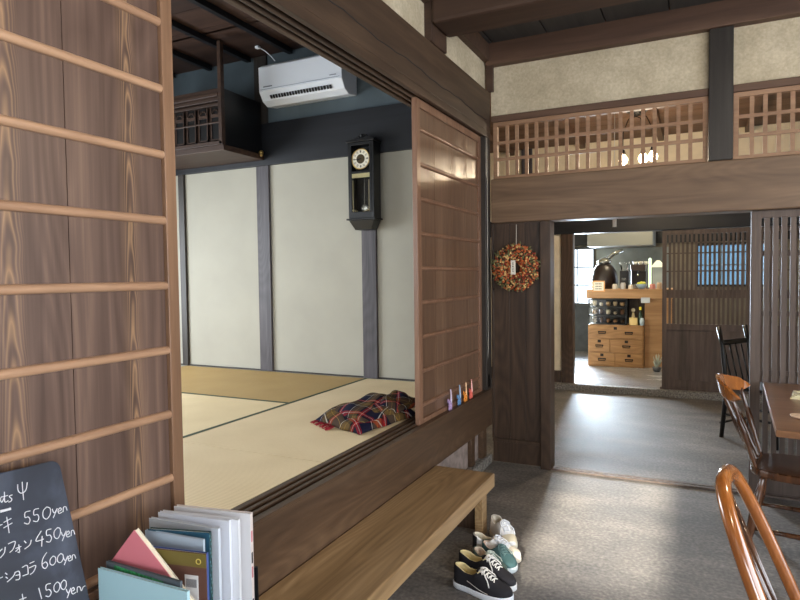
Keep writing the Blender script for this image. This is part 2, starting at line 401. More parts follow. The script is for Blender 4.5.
# sill (raised-floor edge beam) with two door grooves
sb = MB()
ys, ye = -.6, Y0 - .002
sb.box(X0 - .16, X0, ys, ye, .29, .548)
for a, b in ((X0 - .035, X0), (X0 - .073, X0 - .056), (X0 - .112, X0 - .094), (X0 - .16, X0 - .132)):
    sb.box(a, b, ys, ye, .548, .56)
struct('trim_1', sb, 'sill', .002)
# wall under the sill, foot beam, little posts
struct('wall_under_sill', bx(X0 - .12, X0 - .06, ys, Y0 - .002, 0.0, .29), 'pinkwall')
q = bx(X0 - .06, X0 - .03, 3.95, 4.02, .07, .29); struct('trim_2', q.box(X0 - .06, X0 - .02, 4.17, 4.25, .07, .29), 'sill', .003)
struct('trim_3', bx(X0 - .06, X0 - .002, 3.3, Y0 - .002, 0, .07), 'stone', .008)

# left wall lintel with tracks
lb = MB()
lb.box(X0 - .16, X0, -2.6, Y0 - .001, 2.43, 2.715)
for a, b in ((X0 - .03, X0), (X0 - .073, X0 - .056), (X0 - .112, X0 - .094), (X0 - .16, X0 - .132)):
    lb.box(a, b, -2.6, Y0 - .001, 2.383, 2.43)
struct('trim_4', lb, 'beam', .004)
# long crack line running in the lintel face
ck = MB(); pts = []
for i in range(60):
    y = .5 + i * (Y0 - .6) / 59
    pts.append((X0 + .0005, y, 2.50 + .05 * (1 - (y / Y0)) + .006 * math.sin(y * 9) + .003 * math.sin(y * 31)))
ck.tube(pts, .0028, 5); struct('trim_5', ck, 'darkgap')
# left upper wall plaster
struct('wall_left_upper', bx(X0 - .12, X0 - .035, -2.6, Y0, 2.715, 3.12), 'plaster')
struct('trim_6', bx(X0 - .12, X0 + .01, -2.6, 3.215, 2.93, 3.05).box(X0 - .12, X0 + .01, 3.455, Y0 - .005, 2.93, 3.05), 'ceilbeam', .004)
struct('trim_7', bx(X0 - .13, X0 + .012, 3.22, 3.45, 2.716, 3.05), 'ceilbeam', .006)     # short post carrying the beam
# big ceiling beam
bb = MB(); bb.box(X0 + .013, 3.4, 3.20, 3.46, 2.805, 3.05)
struct('trim_8', bb, 'ceilbeam', .02)
bb = MB(); bb.box(X0 + .013, 3.4, .6, .86, 2.805, 3.05); struct('trim_9', bb, 'ceilbeam', .02)
# ceiling boards
cb = MB(); x = -1.7
while x < 3.5:
    cb.box(x, x + .375, -2.6, Y0, 3.052, 3.07); x += .385
struct('ceiling', cb.box(-1.7, 3.6, -2.7, Y0, 3.0695, 3.14), 'mceil')
# corner post
struct('trim_10', bx(X0 - .145, X0 - .002, 4.215, Y0 - .002, .561, 2.382), 'darkpost', .004)
struct('trim_11', bx(X0 - .02, X0 + .03, Y0 - .03, Y0 - .004, 2.716, 2.93), 'ceilbeam', .003)

# ---- back wall of the front room (plane Y0)
struct('wall_back_upper', bx(X0, .06, Y0 + .02, Y0 + .08, 2.55, 2.93).box(.19, 3.4, Y0 + .02, Y0 + .08, 2.55, 2.93), 'plaster')
struct('trim_12', bx(X0 - .02, 3.4, Y0 - .05, Y0 + .12, 2.90, 3.13), 'plate', .004)
struct('trim_13', bx(X0 + .01, .06, Y0 - .012, Y0 + .1, 2.50, 2.545).box(.195, 3.4, Y0 - .012, Y0 + .1, 2.50, 2.545), 'plate', .003)
struct('trim_14', bx(.06, .195, Y0 - .03, Y0 + .12, 2.09, 2.90), 'darkpost', .005)
struct('trim_15', bx(X0 + .005, 3.4, Y0 - .02, Y0 + .16, 1.772, 2.09), 'beamX', .008)
def ranma(name, x0, x1, n):
    r = sroot(name)
    f = MB()
    z0, z1 = 2.091, 2.499
    f.box(x0, x1, Y0, Y0 + .045, z1 - .03, z1).box(x0, x1, Y0, Y0 + .045, z0, z0 + .022)
    f.box(x0, x0 + .03, Y0, Y0 + .045, z0 + .022, z1 - .03).box(x1 - .03, x1, Y0, Y0 + .045, z0 + .022, z1 - .03)
    f.build('window_frame', 'ranma', r, .002)
    g = MB(); a, b = x0 + .03, x1 - .03; w = (b - a) / n
    for i in range(1, n): g.box(a + i * w - .012, a + i * w + .012, Y0 + .012, Y0 + .026, z0 + .022, z1 - .03)
    h = z1 - .03 - z0 - .022
    for k in (1, 2): g.box(a, b, Y0 + .004, Y0 + .018, z0 + .022 + h * k / 3 - .011, z0 + .022 + h * k / 3 + .011)
    g.build('lattice', 'ranma', r, .001)
ranma('window_1', X0 + .02, .058, 19)
ranma('window_2', .197, 1.53, 18)
# board wall carrying the wreath
w = sroot('wall_back_boards')
p = MB(); xs = [-1.345, -1.225, -1.11, -1.0]
for i in range(3): p.box(xs[i] + .001, xs[i + 1] - .001, Y0 + .012, Y0 + .03, .19, 1.77)
p.build('wall_planks', 'board_dark', w, .0015)
p = bx(X0 + .002, -.999, Y0 - .004, Y0 + .04, .165, .19).box(X0 + .002, -.999, Y0 + .012, Y0 + .04, .012, .165).box(X0, X0 + .016, Y0 - .004, Y0 + .04, .19, 1.77)
p.build('wall_rail', 'board_dark', w, .002)
struct('trim_16', bx(-.999, -.925, Y0 - .012, Y0 + .12, 0, 1.771), 'board_dark', .004)
# threshold rail on the floor
struct('trim_17', bx(-.924, 3.4, Y0 - .0, Y0 + .03, 0, .012).box(-.924, 3.4, Y0 + .045, Y0 + .075, 0, .012), 'lattice', .002)

# ---- right lattice door in plane Y0
def lattice_door(name, x0, x1, y, z0, z1, stile, pitch, slat, cross, panel_top=None, mat='lattice', band=None, rail=.05, botrail=.09):
    d = sroot(name)
    f = MB(); ya, yb = y, y + .035
    f.box(x0, x0 + stile, ya, yb, z0, z1).box(x1 - stile, x1, ya, yb, z0, z1)
    f.box(x0 + stile, x1 - stile, ya, yb, z1 - rail, z1).box(x0 + stile, x1 - stile, ya, yb, z0, z0 + botrail)
    if panel_top: f.box(x0 + stile, x1 - stile, ya, yb, panel_top, panel_top + .07)
    f.build('door_frame', mat, d, .002)
    zb = (panel_top + .07) if panel_top else z0 + botrail
    g = MB(); x = x0 + stile + (pitch - slat)
    while x < x1 - stile - .002:
        g.box(x, min(x + slat, x1 - stile), ya + .006, ya + .018, zb, z1 - rail); x += pitch
    g.build('lattice', mat, d)
    if cross:
        g = MB()
        for c in cross: g.box(x0 + stile, x1 - stile, ya + .019, ya + .030, c[0], c[1])
        g.build('crossbar', mat, d)
    if panel_top:
        bx(x0 + stile, x1 - stile, ya + .012, ya + .02, z0 + botrail, panel_top).build('door_panel', mat, d)
    return d
lattice_door('door_1', .302, 1.25, Y0 + .045, .013, 1.771, .055, .046, .030, [(1.49, 1.52), (1.12, 1.15), (.75, .78)], rail=.045)
# ---- structures behind: back room
struct('wall_back_room_left', bx(-5.6, -1.47, Y1, Y1 + .08, 0, 3.0), 'warmwall')
struct('baseboard_back_room', bx(-3.4, -1.48, Y1 - .03, Y1 - .001, .08, .22), 'board_dark', .003)
struct('trim_18', bx(-1.47, -1.33, Y1 - .04, Y1 + .09, .08, 1.87), 'board_dark', .004)
struct('trim_19', bx(-3.4, 3.4, Y1 - .06, Y1 + .1, 1.87, 2.06), 'darkbeam', .006)
struct('wall_back_room_top', bx(-1.47, 3.4, Y1, Y1 + .08, 2.06, 3.0), 'warmwall')
st = MB(); st.box(-3.4, 3.4, 7.40, Y1 + .12, -.01, .078); struct('trim_20', st, 'stone', .015)
lattice_door('door_2', -.35, .53, Y1 - .03, .1, 1.868, .045, .0445, .0245, [(1.60, 1.615), (1.40, 1.415), (1.11, 1.2)], panel_top=.75, rail=.05, botrail=.09)
struct('trim_21', bx(-.37, 3.4, Y1 - .035, Y1 + .06, .079, .099), 'lattice')
lattice_door('door_3', .54, 1.45, Y1 + .012, .1, 1.868, .045, .0445, .0245, [(1.60, 1.615), (1.40, 1.415), (1.11, 1.2)], panel_top=.75)
struct('wall_back_room_right', bx(1.45, 3.4, Y1, Y1 + .08, 0, 1.87), 'warmwall')
cb = MB(); y = Y0 + .16
while y < Y1:
    cb.box(-3.4, 3.4, y, min(y + .235, Y1), 2.93, 2.945); y += .245
struct('ceiling_back_room', cb.box(-3.42, 3.42, Y0 + .115, Y1 + .02, 2.9445, 3.0), 'bceil')
jb = MB()
for x in (-2.1, -1.25, -.4, .45, 1.3): jb.box(x, x + .06, Y0 + .16, Y1, 2.87, 2.93)
struct('trim_22', jb, 'plate', .003)
struct('wall_side_back_room', bx(-3.45, -3.4, YT + .07, Y1, 0, 3.0).box(3.4, 3.45, Y0, 11.2, 0, 3.0), 'warmwall')
# white column strip right of the far wall seen through the transom
struct('trim_23', bx(-1.95, -1.82, Y1 - .03, Y1 - .001, 2.07, 2.93), 'greypost', .003)

# ---- tatami room
# back wall: cream panels + posts + black beam + blue-grey plaster
struct('wall_tatami_back', bx(-5.5, X0 - .145, YT, YT + .06, .515, 2.40), 'cream')
struct('wall_tatami_back_upper', bx(-5.5, X0 - .12, YT, YT + .06, 2.74, 3.36), 'bluegrey')
struct('trim_24', bx(-5.5, X0 - .161, YT - .03, YT + .05, 2.385, 2.75), 'darkbeam', .004)
for k, (a, b) in enumerate(((-4.47, -4.40), (-3.53, -3.395), (-2.466, -2.334))):
    struct('trim_%d' % (25 + k), bx(a, b, YT - .025, YT + .01, .561, 2.384), 'greypost' if k else 'darkpost', .003)
struct('trim_28', bx(-3.535, -3.40, YT - .02, YT + .01, 2.751, 3.34), 'darkpost', .003)
struct('trim_29', bx(-5.5, X0 - .161, YT - .012, YT + .01, .561, .572), 'darkpost')
cb = MB(); y = .1
while y < YT:
    cb.box(-5.5, X0 - .12, y - .6, min(y + .29, YT) - .6 + .005, 3.345, 3.36); y += .30
cb.box(-5.5, X0 - .12, YT - .62, YT, 3.345, 3.36)
struct('ceiling_tatami', cb.box(-5.5, X0 - .12, -.6, YT, 3.362, 3.40), 'tceil')
jb = MB()
for x in (-4.95, -4.5, -4.05, -3.6, -3.15, -2.7, -2.25, -1.8): jb.box(x, x + .045, -.6, YT - .03, 3.30, 3.345)
struct('trim_30', jb, 'darkbeam', .002)
struct('wall_tatami_front', bx(-5.5, X0 - .161, -.66, -.6, .3, 3.4), 'cream')
# left wall of the tatami room: opening with daylight
wl = MB(); wl.box(-5.56, -5.5, -.6, YT, .3, .75).box(-5.56, -5.5, -.6, YT, 2.35, 3.4).box(-5.56, -5.5, -.6, 1.0, .75, 2.35).box(-5.56, -5.5, 3.7, YT + .06, .75, 2.35)
struct('wall_tatami_left', wl, 'cream')
struct('wall_left_over_tatami', bx(X0 - .16, X0 - .12, -.6, Y0 - .002, 2.716, 3.4), 'bluepale')

# ---- rest of the front room around and behind the camera
struct('wall_left_rear', bx(X0 - .16, X0, -2.6, -.601, 0, 2.383), 'plaster')
# rear wall with a made-up high opening sized to shape the sun patch
W0, W1, Z0, Z1 = -.67, -.04, 2.12, 2.78
rw = MB(); rw.box(-1.6, W0, -2.66, -2.6, 0, 3.14).box(W1, 3.6, -2.66, -2.6, 0, 3.14).box(W0, W1, -2.66, -2.6, 0, Z0).box(W0, W1, -2.66, -2.6, Z1, 3.14)
struct('wall_rear', rw, 'plaster')
ww = MB(); ww.box(3.4, 3.46, -2.66, -1.6, 0, 3.1).box(3.4, 3.46, 3.0, Y0, 0, 3.1).box(3.4, 3.46, -1.6, 3.0, 0, .5).box(3.4, 3.46, -1.6, 3.0, 2.3, 3.1)
struct('wall_right', ww, 'plaster')

M['glow_screen'] = emis('glow_screen_paper', (232, 238, 244), 1.2)  # glowing paper for added, unseen screens; no daylight reaches it
def glow_screen(name, x0, x1, y, z0, z1):
    t = sroot(name)
    f = MB()
    for k in range(5): x = x0 + (x1 - x0) * k / 4; f.box(x - .018, x + .018, y, y + .03, z0, z1)
    for k in range(6): z = z0 + (z1 - z0) * k / 5; f.box(x0, x1, y + .002, y + .028, z - .012, z + .012)
    f.build('window_frame', 'lattice', t)
    bx(x0, x1, y + .001, y + .004, z0, z1).build('pane', 'glow_screen', t)
glow_screen('glow_screen_tatami', -4.6, -1.9, -.598, .75, 2.25)  # made-up glowing screen on the solid tatami front wall
glow_screen('glow_screen_rear', .5, 2.7, -2.598, .4, 2.2)  # made-up glowing screen on the solid rear wall

# ---- kitchen shell
kw = MB()
WX0, WX1, WZ0, WZ1 = -2.6, -1.55, .9, 1.80
RX0, RX1, RZ0, RZ1 = .02, .95, 1.2, 1.80
yk = 10.55
for a, b, c, d in ((-3.4, WX0, .08, 3), (WX1, RX0, .08, 3), (RX1, 3.4, .08, 3), (WX0, WX1, WZ1, 3), (RX0, RX1, RZ1, 3), (RX0, RX1, .08, RZ0)):
    kw.box(a, b, yk, yk + .06, c, d)
struct('wall_kitchen', kw, plain('kitchen_wall_paint', (120, 112, 96), .7, var=.1))
struct('wall_kitchen_dado', bx(WX0, WX1, yk - .01, yk + .06, .08, WZ0), plain('dark_dado', (70, 76, 82), .6, var=.15))
M['dim_pane'] = glass('dimming_blue_glass', (150, 172, 184), .2)  # blue tint added to dim the over-bright right kitchen window
def kwin(name, a, b, c, d, nx, nz, pane='glass'):
    r = sroot(name)
    f = bx(a - .03, b + .03, yk - .02, yk + .02, c - .03, c).box(a - .03, b + .03, yk - .02, yk + .02, d, d + .04).box(a - .03, a, yk - .02, yk + .02, c, d).box(b, b + .03, yk - .02, yk + .02, c, d)
    f.build('window_frame', 'black', r)
    g = MB()
    for i in range(1, nx): x = a + (b - a) * i / nx; g.box(x - .01, x + .01, yk - .005, yk + .01, c, d)
    for i in range(1, nz): z = c + (d - c) * i / nz; g.box(a, b, yk - .004, yk + .009, z - .01, z + .01)
    g.build('mullion', pc((120, 140, 160)), r)
    bx(a, b, yk + .012, yk + .016, c, d).build('pane', pane, r)
kwin('window_3', WX0, WX1, WZ0, WZ1, 4, 3)
kwin('window_4', RX0, RX1, RZ0, RZ1, 3, 2, 'dim_pane')
struct('wall_kitchen_side', bx(-3.45, -3.4, Y1, 11.2, .08, 3), 'whitewall')
struct('ceiling_kitchen', bx(-3.45, 3.45, Y1, 11.2, 3.0, 3.05), 'whitewall')
struct('trim_31', bx(-3.4, 3.4, yk - .06, yk - .02, 1.86, 2.05), 'darkbeam')

# ================================================================== SLIDING DOORS
def board_door(name, xf, y0, y1, z0, z1, seams, barz, bm_, fm, barm, stile=.042, face_end=None):
    """xf = x of the face towards the room; bars across boards"""
    d = sroot(name)
    f = MB(); xb = xf - .03
    f.box(xb, xf, y0, y0 + stile, z0, z1).box(xb, xf, y1 - stile, y1, z0, z1)
    f.box(xb, xf, y0 + stile, y1 - stile, z1 - .045, z1).box(xb, xf, y0 + stile, y1 - stile, z0, z0 + .035)
    f.build('door_frame', fm, d, .0025)
    p = MB(); e = [y0 + stile] + seams + [y1 - stile]
    for i in range(len(e) - 1): p.box(xf - .020, xf - .0135, e[i] + .0013, e[i + 1] - .0013, z0 + .035, z1 - .045)
    p.box(xf - .0225, xf - .0205, y0 + stile, y1 - stile, z0 + .035, z1 - .045)
    p.build('door_board', bm_, d)
    for z in barz:
        b = MB(); n = 10
        poly = [(xf - .0135, z + .0125)] + [(xf - .0115 + .0115 * math.sin(PI * k / n), z + .0125 * math.cos(PI * k / n)) for k in range(n + 1)] + [(xf - .0135, z - .0125)]
        b.prism(poly, y0 + stile, y1 - stile, lambda a, c, t: (a, t, c))
        smooth_by(b.build('crossbar', barm, d), 50)
    return d
XD = X0 - .056
board_door('door_4', XD - .001, .462, 1.374, .549, 2.384, [.74, 1.026], [.605 + .1935 * k for k in range(9)], 'door_board', 'door_frame', 'door_bar')
board_door('door_5', X0 - .035 - .0005, -.46, .44, .549, 2.382, [-.2, .1], [.605 + .1935 * k for k in range(9)], 'door_board', 'door_frame', 'door_bar')
XR = X0 - .036
board_door('door_6', XR, 3.10, 4.212, .549, 2.382, [3.38, 3.66, 3.94], [.66 + .195 * k for k in range(9)], 'rdoor_board', 'rdoor_frame', 'rdoor_frame', stile=.05)

# ================================================================== TATAMI MATS
def mat_(label, x0, x1, y0, y1, m_, borders):
    t = thing('tatami_mat', label, 'tatami mat', ((x0 + x1) / 2, (y0 + y1) / 2, .516), group='tatami mats on the raised floor')
    cx, cy = (x0 + x1) / 2, (y0 + y1) / 2
    g = .0022
    bx(x0 + g - cx, x1 - g - cx, y0 + g - cy, y1 - g - cy, 0, .043).build('mat_surface', m_, t)
    for side in borders:
        w_ = .028
        a = {'L': (x0 + g, x0 + w_, y0 + g, y1 - g), 'R': (x1 - w_, x1 - g, y0 + g, y1 - g), 'N': (x0 + g, x1 - g, y0 + g, y0 + w_), 'F': (x0 + g, x1 - g, y1 - w_, y1 - g)}[side]
        bx(a[0] - cx, a[1] - cx, a[2] - cy, a[3] - cy, .0432, .0448).build('cloth_border', 'green', t)
XE = X0 - .161
mat_('pale tatami mat under the tartan blanket, running along the sill to the back wall', -2.455, XE, 2.30, YT - .026, 'tatY', 'L')
mat_('pale tatami mat nearest the stack of books beside the sill', -2.455, XE, .35, 2.30, 'tatY', 'L')
mat_('tatami mat tinted golden for sheen, lying along the foot of the back wall', -4.42, -2.455, 3.29, YT - .026, 'tatSheen', 'N')
mat_('pale tatami mat between the sheen-tinted mat and the nearer mat on the left', -4.42, -2.455, 2.31, 3.29, 'tatX', '')
mat_('tatami mat half hidden behind the near sliding door', -4.42, -2.455, 1.33, 2.31, 'tatX', '')

# ================================================================== BENCH
b = thing('bench', 'long low wooden step bench with worn thick plank top against the sill', 'bench', (-1.18, 2.4, 0))
def BL(x, y, z): return (x + 1.18, y - 2.4, z)
top = MB(); top.box(-1.354 + 1.18, -1.0 + 1.18, 1.5 - 2.4, 3.225 - 2.4, .225, .30)
top.build('seat_plank', 'bench', b, .006)
for yy in (1.75, 3.06):
    for xa, xb in ((-1.335, -1.29), (-1.062, -1.018)):
        bx(xa + 1.18, xb + 1.18, yy - 2.4, yy + .075 - 2.4, 0, .225).build('leg', 'bench', b, .003)
    bx(-1.29 + 1.18, -1.062 + 1.18, yy + .045 - 2.4, yy + .063 - 2.4, .015, .224).build('cross_panel', 'board_dark', b, .002, label='board between the legs, darkened for shade')  # dark wood stands in for the shade beneath the bench
bx(-1.25 + 1.18, -1.22 + 1.18, 1.814 - 2.4, 3.104 - 2.4, .12, .20).build('stretcher', 'bench', b, .003)

# ================================================================== AIR CONDITIONER
ac = thing('air_conditioner', 'white wall-mounted air conditioner high on the tatami room back wall', 'air conditioner', (-2.93, YT, 2.85))
xl, xr = -3.31 + 2.93, -2.50 + 2.93
prof = [(0, .02), (-.13, 0), (-.19, .03), (-.235, .10), (-.24, .30), (-.20, .325), (0, .335)]
o = MB().prism(prof, xl, xr, lambda a, c, t: (t, a, c)).build('housing', 'white', ac, .006)
def acp(s, t0, t1, off):  # strip on lower slanted face between profile 1->3
    a = Vector((0, -.13, 0)); c = Vector((0, -.235, .10)); return a
sl = MB()
n_ = 22
for i in range(n_):
    a = xl + .10 + i * .61 / n_; sl.hexa([(a, -.204, .0415), (a + .018, -.204, .0415), (a + .018, -.218, .068), (a, -.218, .068), (a, -.208, .0395), (a + .018, -.208, .0395), (a + .018, -.223, .066), (a, -.223, .066)])
sl.build('air_outlet_slots', 'darkgap', ac)
bx(xl + .02, xr - .02, -.2425, -.239, .112, .116).build('panel_seam', pc((160, 168, 180)), ac)
bx(xl + .05, xl + .14, -.2423, -.2395, .13, .138).build('badge', pc((110, 116, 126)), ac)
bx(xr - .11, xr - .05, -.2423, -.2395, .13, .137).build('badge', pc((150, 156, 166)), ac)
# cable
cc = onY(258, 47, YT - .2); c2 = onY(275, 61, YT - .12)
cb_ = thing('ceiling_cable', 'thin white cable with small plug dropping from ceiling to the air conditioner', 'cable', cc)
v = c2 - cc
MB().tube([(0, 0, 0), (v.x * .45, v.y * .4, v.z * .3), (v.x * .8, v.y * .8, v.z * .7), (v.x, v.y, v.z)], .004, 8).build('cord', 'white', cb_)
bx(-.02, .015, -.02, .015, -.015, .025).build('plug', 'white', cb_, .004)

# ================================================================== HOUSEHOLD ALTAR SHELF
al = thing('altar_shelf', 'dark carved wooden altar shelf with upright post high in the corner', 'altar shelf', (-3.45, 3.86, 2.43))
W_ = .98
bx(-W_, .02, -.02, .49, 0, .045).build('shelf_board', 'altar', al, .003)
bx(-W_, .012, -.03, -.015, .045, .075).build('front_rail', 'altar', al, .003)
bx(-.02, .015, -.03, .01, .046, .865).build('corner_post', 'altar', al, .003)
bx(-.018, .0, .02, .48, .046, .50).build('side_panel', 'black', al)
cab = bx(-W_, -.02, .02, .46, .046, .40).build('cabinet', 'altar', al, .003)
rp = MB()
for k, (a, c, d0) in enumerate(((.40, .43, -.01), (.43, .46, -.035), (.46, .50, -.015))): rp.box(-W_, -.02, d0 + .0, .47, a + .001, c)
rp.build('cornice', 'altar', al, .004)
dp = MB()
for i in range(7):
    x = -.125 - i * .13
    f = bx(x, x + .095, .004, .018, .09, .36).build('carved_door', 'black', al, .002)
    g = bx(x + .008, x + .087, -.003, .003, .275, .30)
    for s_ in range(7):
        a0 = PI * s_ / 6; g.ico((x + .0475 + .032 * math.cos(a0), 0, .305 + .03 * math.sin(a0)), .008)
    g.box(x, x + .008, -.003, .003, .09, .36).box(x + .087, x + .095, -.003, .003, .09, .36).box(x, x + .095, -.003, .003, .09, .10)
    g.build('door_trim', 'altar', f)
lr = bx(-W_, -.02, -.012, .002, .365, .385).box(-W_, -.02, -.012, .002, .225, .236); lr.build('railing', 'altar', al, .002)
MB().ball((.03, .44, .055), .022, 12).ball((.045, .42, .03), .015, 10).build('gilt_knob', 'brass', al, smooth=True)

# ================================================================== WALL CLOCK
ck = thing('wall_clock', 'black antique pendulum wall clock with brass dial hanging on the tatami room post', 'clock', (-2.395, YT - .027, 1.86))
w2 = .115; D = .12
cs = MB(); cs.box(-w2, w2, -.02, 0, 0, .60); cs.box(-w2, -w2 + .018, -D, -.02, 0, .60).box(w2 - .018, w2, -D, -.02, 0, .60)
cs.box(-w2 + .018, w2 - .018, -D, -.02, .575, .60).box(-w2 + .018, w2 - .018, -D, -.02, 0, .05)
cs.build('case', 'black', ck, .003)
bx(-w2 - .012, w2 + .012, -D - .012, 0, .60, .618).build('cornice', 'black', ck, .004)
bx(-w2 - .015, w2 + .015, -D - .015, 0, -.014, -.001).build('base_moulding', 'black', ck, .003)
t_ = MB().hexa([(-w2 + .04, -D + .03, -.09), (w2 - .04, -D + .03, -.09), (w2 - .04, 0, -.09), (-w2 + .04, 0, -.09), (-w2, -D, -.015), (w2, -D, -.015), (w2, 0, -.015), (-w2, 0, -.015)])
t_.build('tapered_base', 'black', ck, .003)
cr = MB()
cr.prism([(-.10, .619), (.10, .619), (.09, .632), (.05, .640), (.035, .662), (0, .676), (-.035, .662), (-.05, .640), (-.09, .632)], -.03, -.055, lambda a, c, t: (a, t - .04, c))
cr.ball((0, -.098, .650), .013, 10); cr.ball((-.022, -.096, .645), .008, 8); cr.ball((.022, -.096, .645), .008, 8).build('crest', 'black', ck)
dr = bx(-w2 + .018, w2 - .018, -D - .004, -D + .008, .355, .37).box(-w2 + .018, -w2 + .034, -D - .004, -D + .008, .05, .575).box(w2 - .034, w2 - .018, -D - .004, -D + .008, .05, .575)
dr.build('door_frame', 'black', ck, .002)
dial = MB().lathe([(.079, 0), (.079, .006), (.074, .008), (.001, .008)], (0, -D + .012, .465), 40, 'Y').build('dial', 'clockface', ck)
MB().torus((0, -D + .003, .465), .078, .004).build('dial_rim', 'brass', ck, smooth=True)
MB().lathe([(.037, 0), (.037, .002), (.001, .002)], (0, -D + .003, .465), 32, 'Y').build('dial_centre', pc((90, 78, 58), .3, metal=.6), ck)
nm = MB()
for k in range(12):
    a = k * PI / 6; cx, cz = .058 * math.sin(a), .058 * math.cos(a)
    mt = Matrix.Translation((cx, -D + .0025, .465 + cz)) @ Matrix.Rotation(a, 4, 'Y')
    for j in ((-1, 1) if k % 3 else (-1, 0, 1)):
        nm.box(j * .004 - .0012, j * .004 + .0012, -.0006, .0006, -.009, .009, mat=mt)
nm.build('numeral_ring', 'darkgap', ck)
hn = MB()
for ang, ln, wd in ((math.radians(255), .034, .003), (math.radians(268), .052, .002)):
    mt = Matrix.Translation((0, -D - .001, .465)) @ Matrix.Rotation(ang, 4, 'Y'); hn.box(-wd, wd, -.0006, .0006, -.008, ln, mat=mt)
hn.build('hand', 'darkgap', ck)
bx(-w2 + .036, w2 - .036, -D + .0, -D + .006, .318, .352).build('brass_plate', pc((226, 214, 164), .35, metal=.3), ck)
pd = MB().lathe([(.027, 0), (.029, .004), (.02, .009), (.001, .01)], (0, -.06, .085), 28, 'Y'); pd.tube([(0, -.062, .085), (0, -.062, .34)], .002, 6)
pd.build('pendulum', pc((214, 212, 200), .25, metal=.7), ck)
fg = MB()
for sx in (-1, 1):
    fg.box(sx * .072 - .004, sx * .072 + .004, -D - .001, -D + .004, .05, .30)
    fg.ball((sx * .07, -D, .065), .009, 8).ball((sx * .052, -D, .058), .007, 8).ball((sx * .036, -D, .055), .005, 8)
fg.build('gilt_ornament', pc((150, 140, 110), .4, metal=.5), ck)
bx(-w2 + .034, w2 - .034, -D - .0015, -D - .0005, .052, .352).build('glass_pane', 'glass', ck)

# ================================================================== WREATH
wr = thing('wreath', 'round dried berry wreath in orange and red hanging on dark plank wall', 'wreath', (-1.168, Y0 - .035, 1.445))
MB().torus((0, 0, 0), .104, .046).build('twig_ring', pc((74, 58, 38), .9, bump=.4), wr, smooth=True)
cols = [((196, 98, 48), 420), ((140, 52, 32), 240), ((216, 180, 116), 260), ((110, 114, 74), 170)]
rg = random.Random(3)
for kk, (c, n_) in enumerate(cols):
    g = MB()
    for _ in range(n_):
        a = rg.uniform(0, 2 * PI); b_ = rg.uniform(PI * .9, PI * 2.1); q = .104 + .054 * math.cos(b_) + rg.uniform(-.012, .012)
        h = .046 * math.sin(b_)
        p = (q * math.cos(a), h + rg.uniform(-.006, .004), q * math.sin(a))
        if c[1] > c[0] - 0 or kk == 3:
            d = Vector((math.cos(a + rg.uniform(-1, 1)), -.4, math.sin(a + rg.uniform(-1, 1)))).normalized() * .028
            g.tube([p, (p[0] + d.x * .5, p[1] + d.y * .5, p[2] + d.z * .5), (p[0] + d.x, p[1] + d.y, p[2] + d.z)], [.002, .006, .001], 5)
        else: g.ico(p, rg.uniform(.0055, .0095))
    o = g.build('leaf_sprigs' if kk == 3 else 'berries', pc(c, .5), wr, smooth=True); o['kind'] = 'stuff'
MB().tube([(0, .02, .12), (0, .028, .31)], .0018, 6).build('hanging_string', 'offwhite', wr)
bx(-.015, .019, -.070, -.066, -.048, .052).build('paper_tag', 'offwhite', wr, label='cream paper tag with dark writing')
sq = MB()
for k in range(6): sq.box(-.004 + (k % 2) * .002, .005, -.0712, -.0702, .03 - k * .012, .036 - k * .012)
sq.build('tag_writing', 'darkgap', wr)
tag(MB().ball((-1.338, Y0 - .012, 1.29), .007).build('iron_peg', 'iron'), 'small dark iron peg on the plank wall below left of the wreath', 'peg')

# ================================================================== SILL FIGURINES + DEVICE
figs = [((176, 150, 196), 3.522, 'lilac and black', 'furthest left'), ((98, 142, 190), 3.682, 'blue', 'second from left'), ((236, 150, 64), 3.800, 'orange', 'between the blue and coral ones'), ((232, 112, 100), 3.910, 'coral pink', 'nearest the black speaker')]
for c, y, nm_, pos in figs:
    f = thing('figurine', 'tiny %s cat-like figurine with tall upright tail on sill, %s' % (nm_, pos), 'figurine', (X0 - .018, y, T), group='tiny animal figurines on the sill')
    m_ = pc(c, .4)
    bd = MB().ball((0, 0, .032), .017, 12, (.62, 1.25, .9))
    for dy in (-.014, .014): bd.tube([(0, dy, .028), (0, dy * 1.25, .0005)], [.008, .0065], 8)
    bd.ball((0, -.019, .054), .0125, 12)
    for dx in (-.006, .006): bd.tube([(dx, -.019, .062), (dx * 1.3, -.019, .074)], [.005, .001], 6)
    bd.build('body', m_, f, smooth=True)
    MB().tube([(0, .014, .035), (0, .018, .06), (0, .016, .09), (0, .008, .128)], [.008, .007, .0055, .004], 8).build('tail', pc(tuple(min(255, int(v * .5 + 120)) for v in c), .4), f, smooth=True)
    if 'black' in nm_: MB().ball((0, -.004, .048), .012, 10, (.7, 1, 1)).build('collar', 'black', f, smooth=True)
dv = thing('speaker', 'small black upright speaker on the sill end beside the corner post', 'speaker', (X0 - .02, 4.262, T))
bx(-.016, .016, -.03, .03, 0, .135).build('casing', pc((30, 36, 42), .35), dv, .004)
bx(.0162, .018, -.022, .022, .02, .11).build('grille', 'darkgap', dv)
bx(-.01, .01, -.012, .012, .135, .15).build('cap', pc((70, 76, 80), .4), dv, .002)
cbz = MB(); cbz.tube([(.012, -.014, .15), (.0215, -.022, .30), (.0215, -.022, 1.0), (.0215, -.022, 1.818)], .0014, 6)
cbz.build('power_cable', 'offwhite', dv)

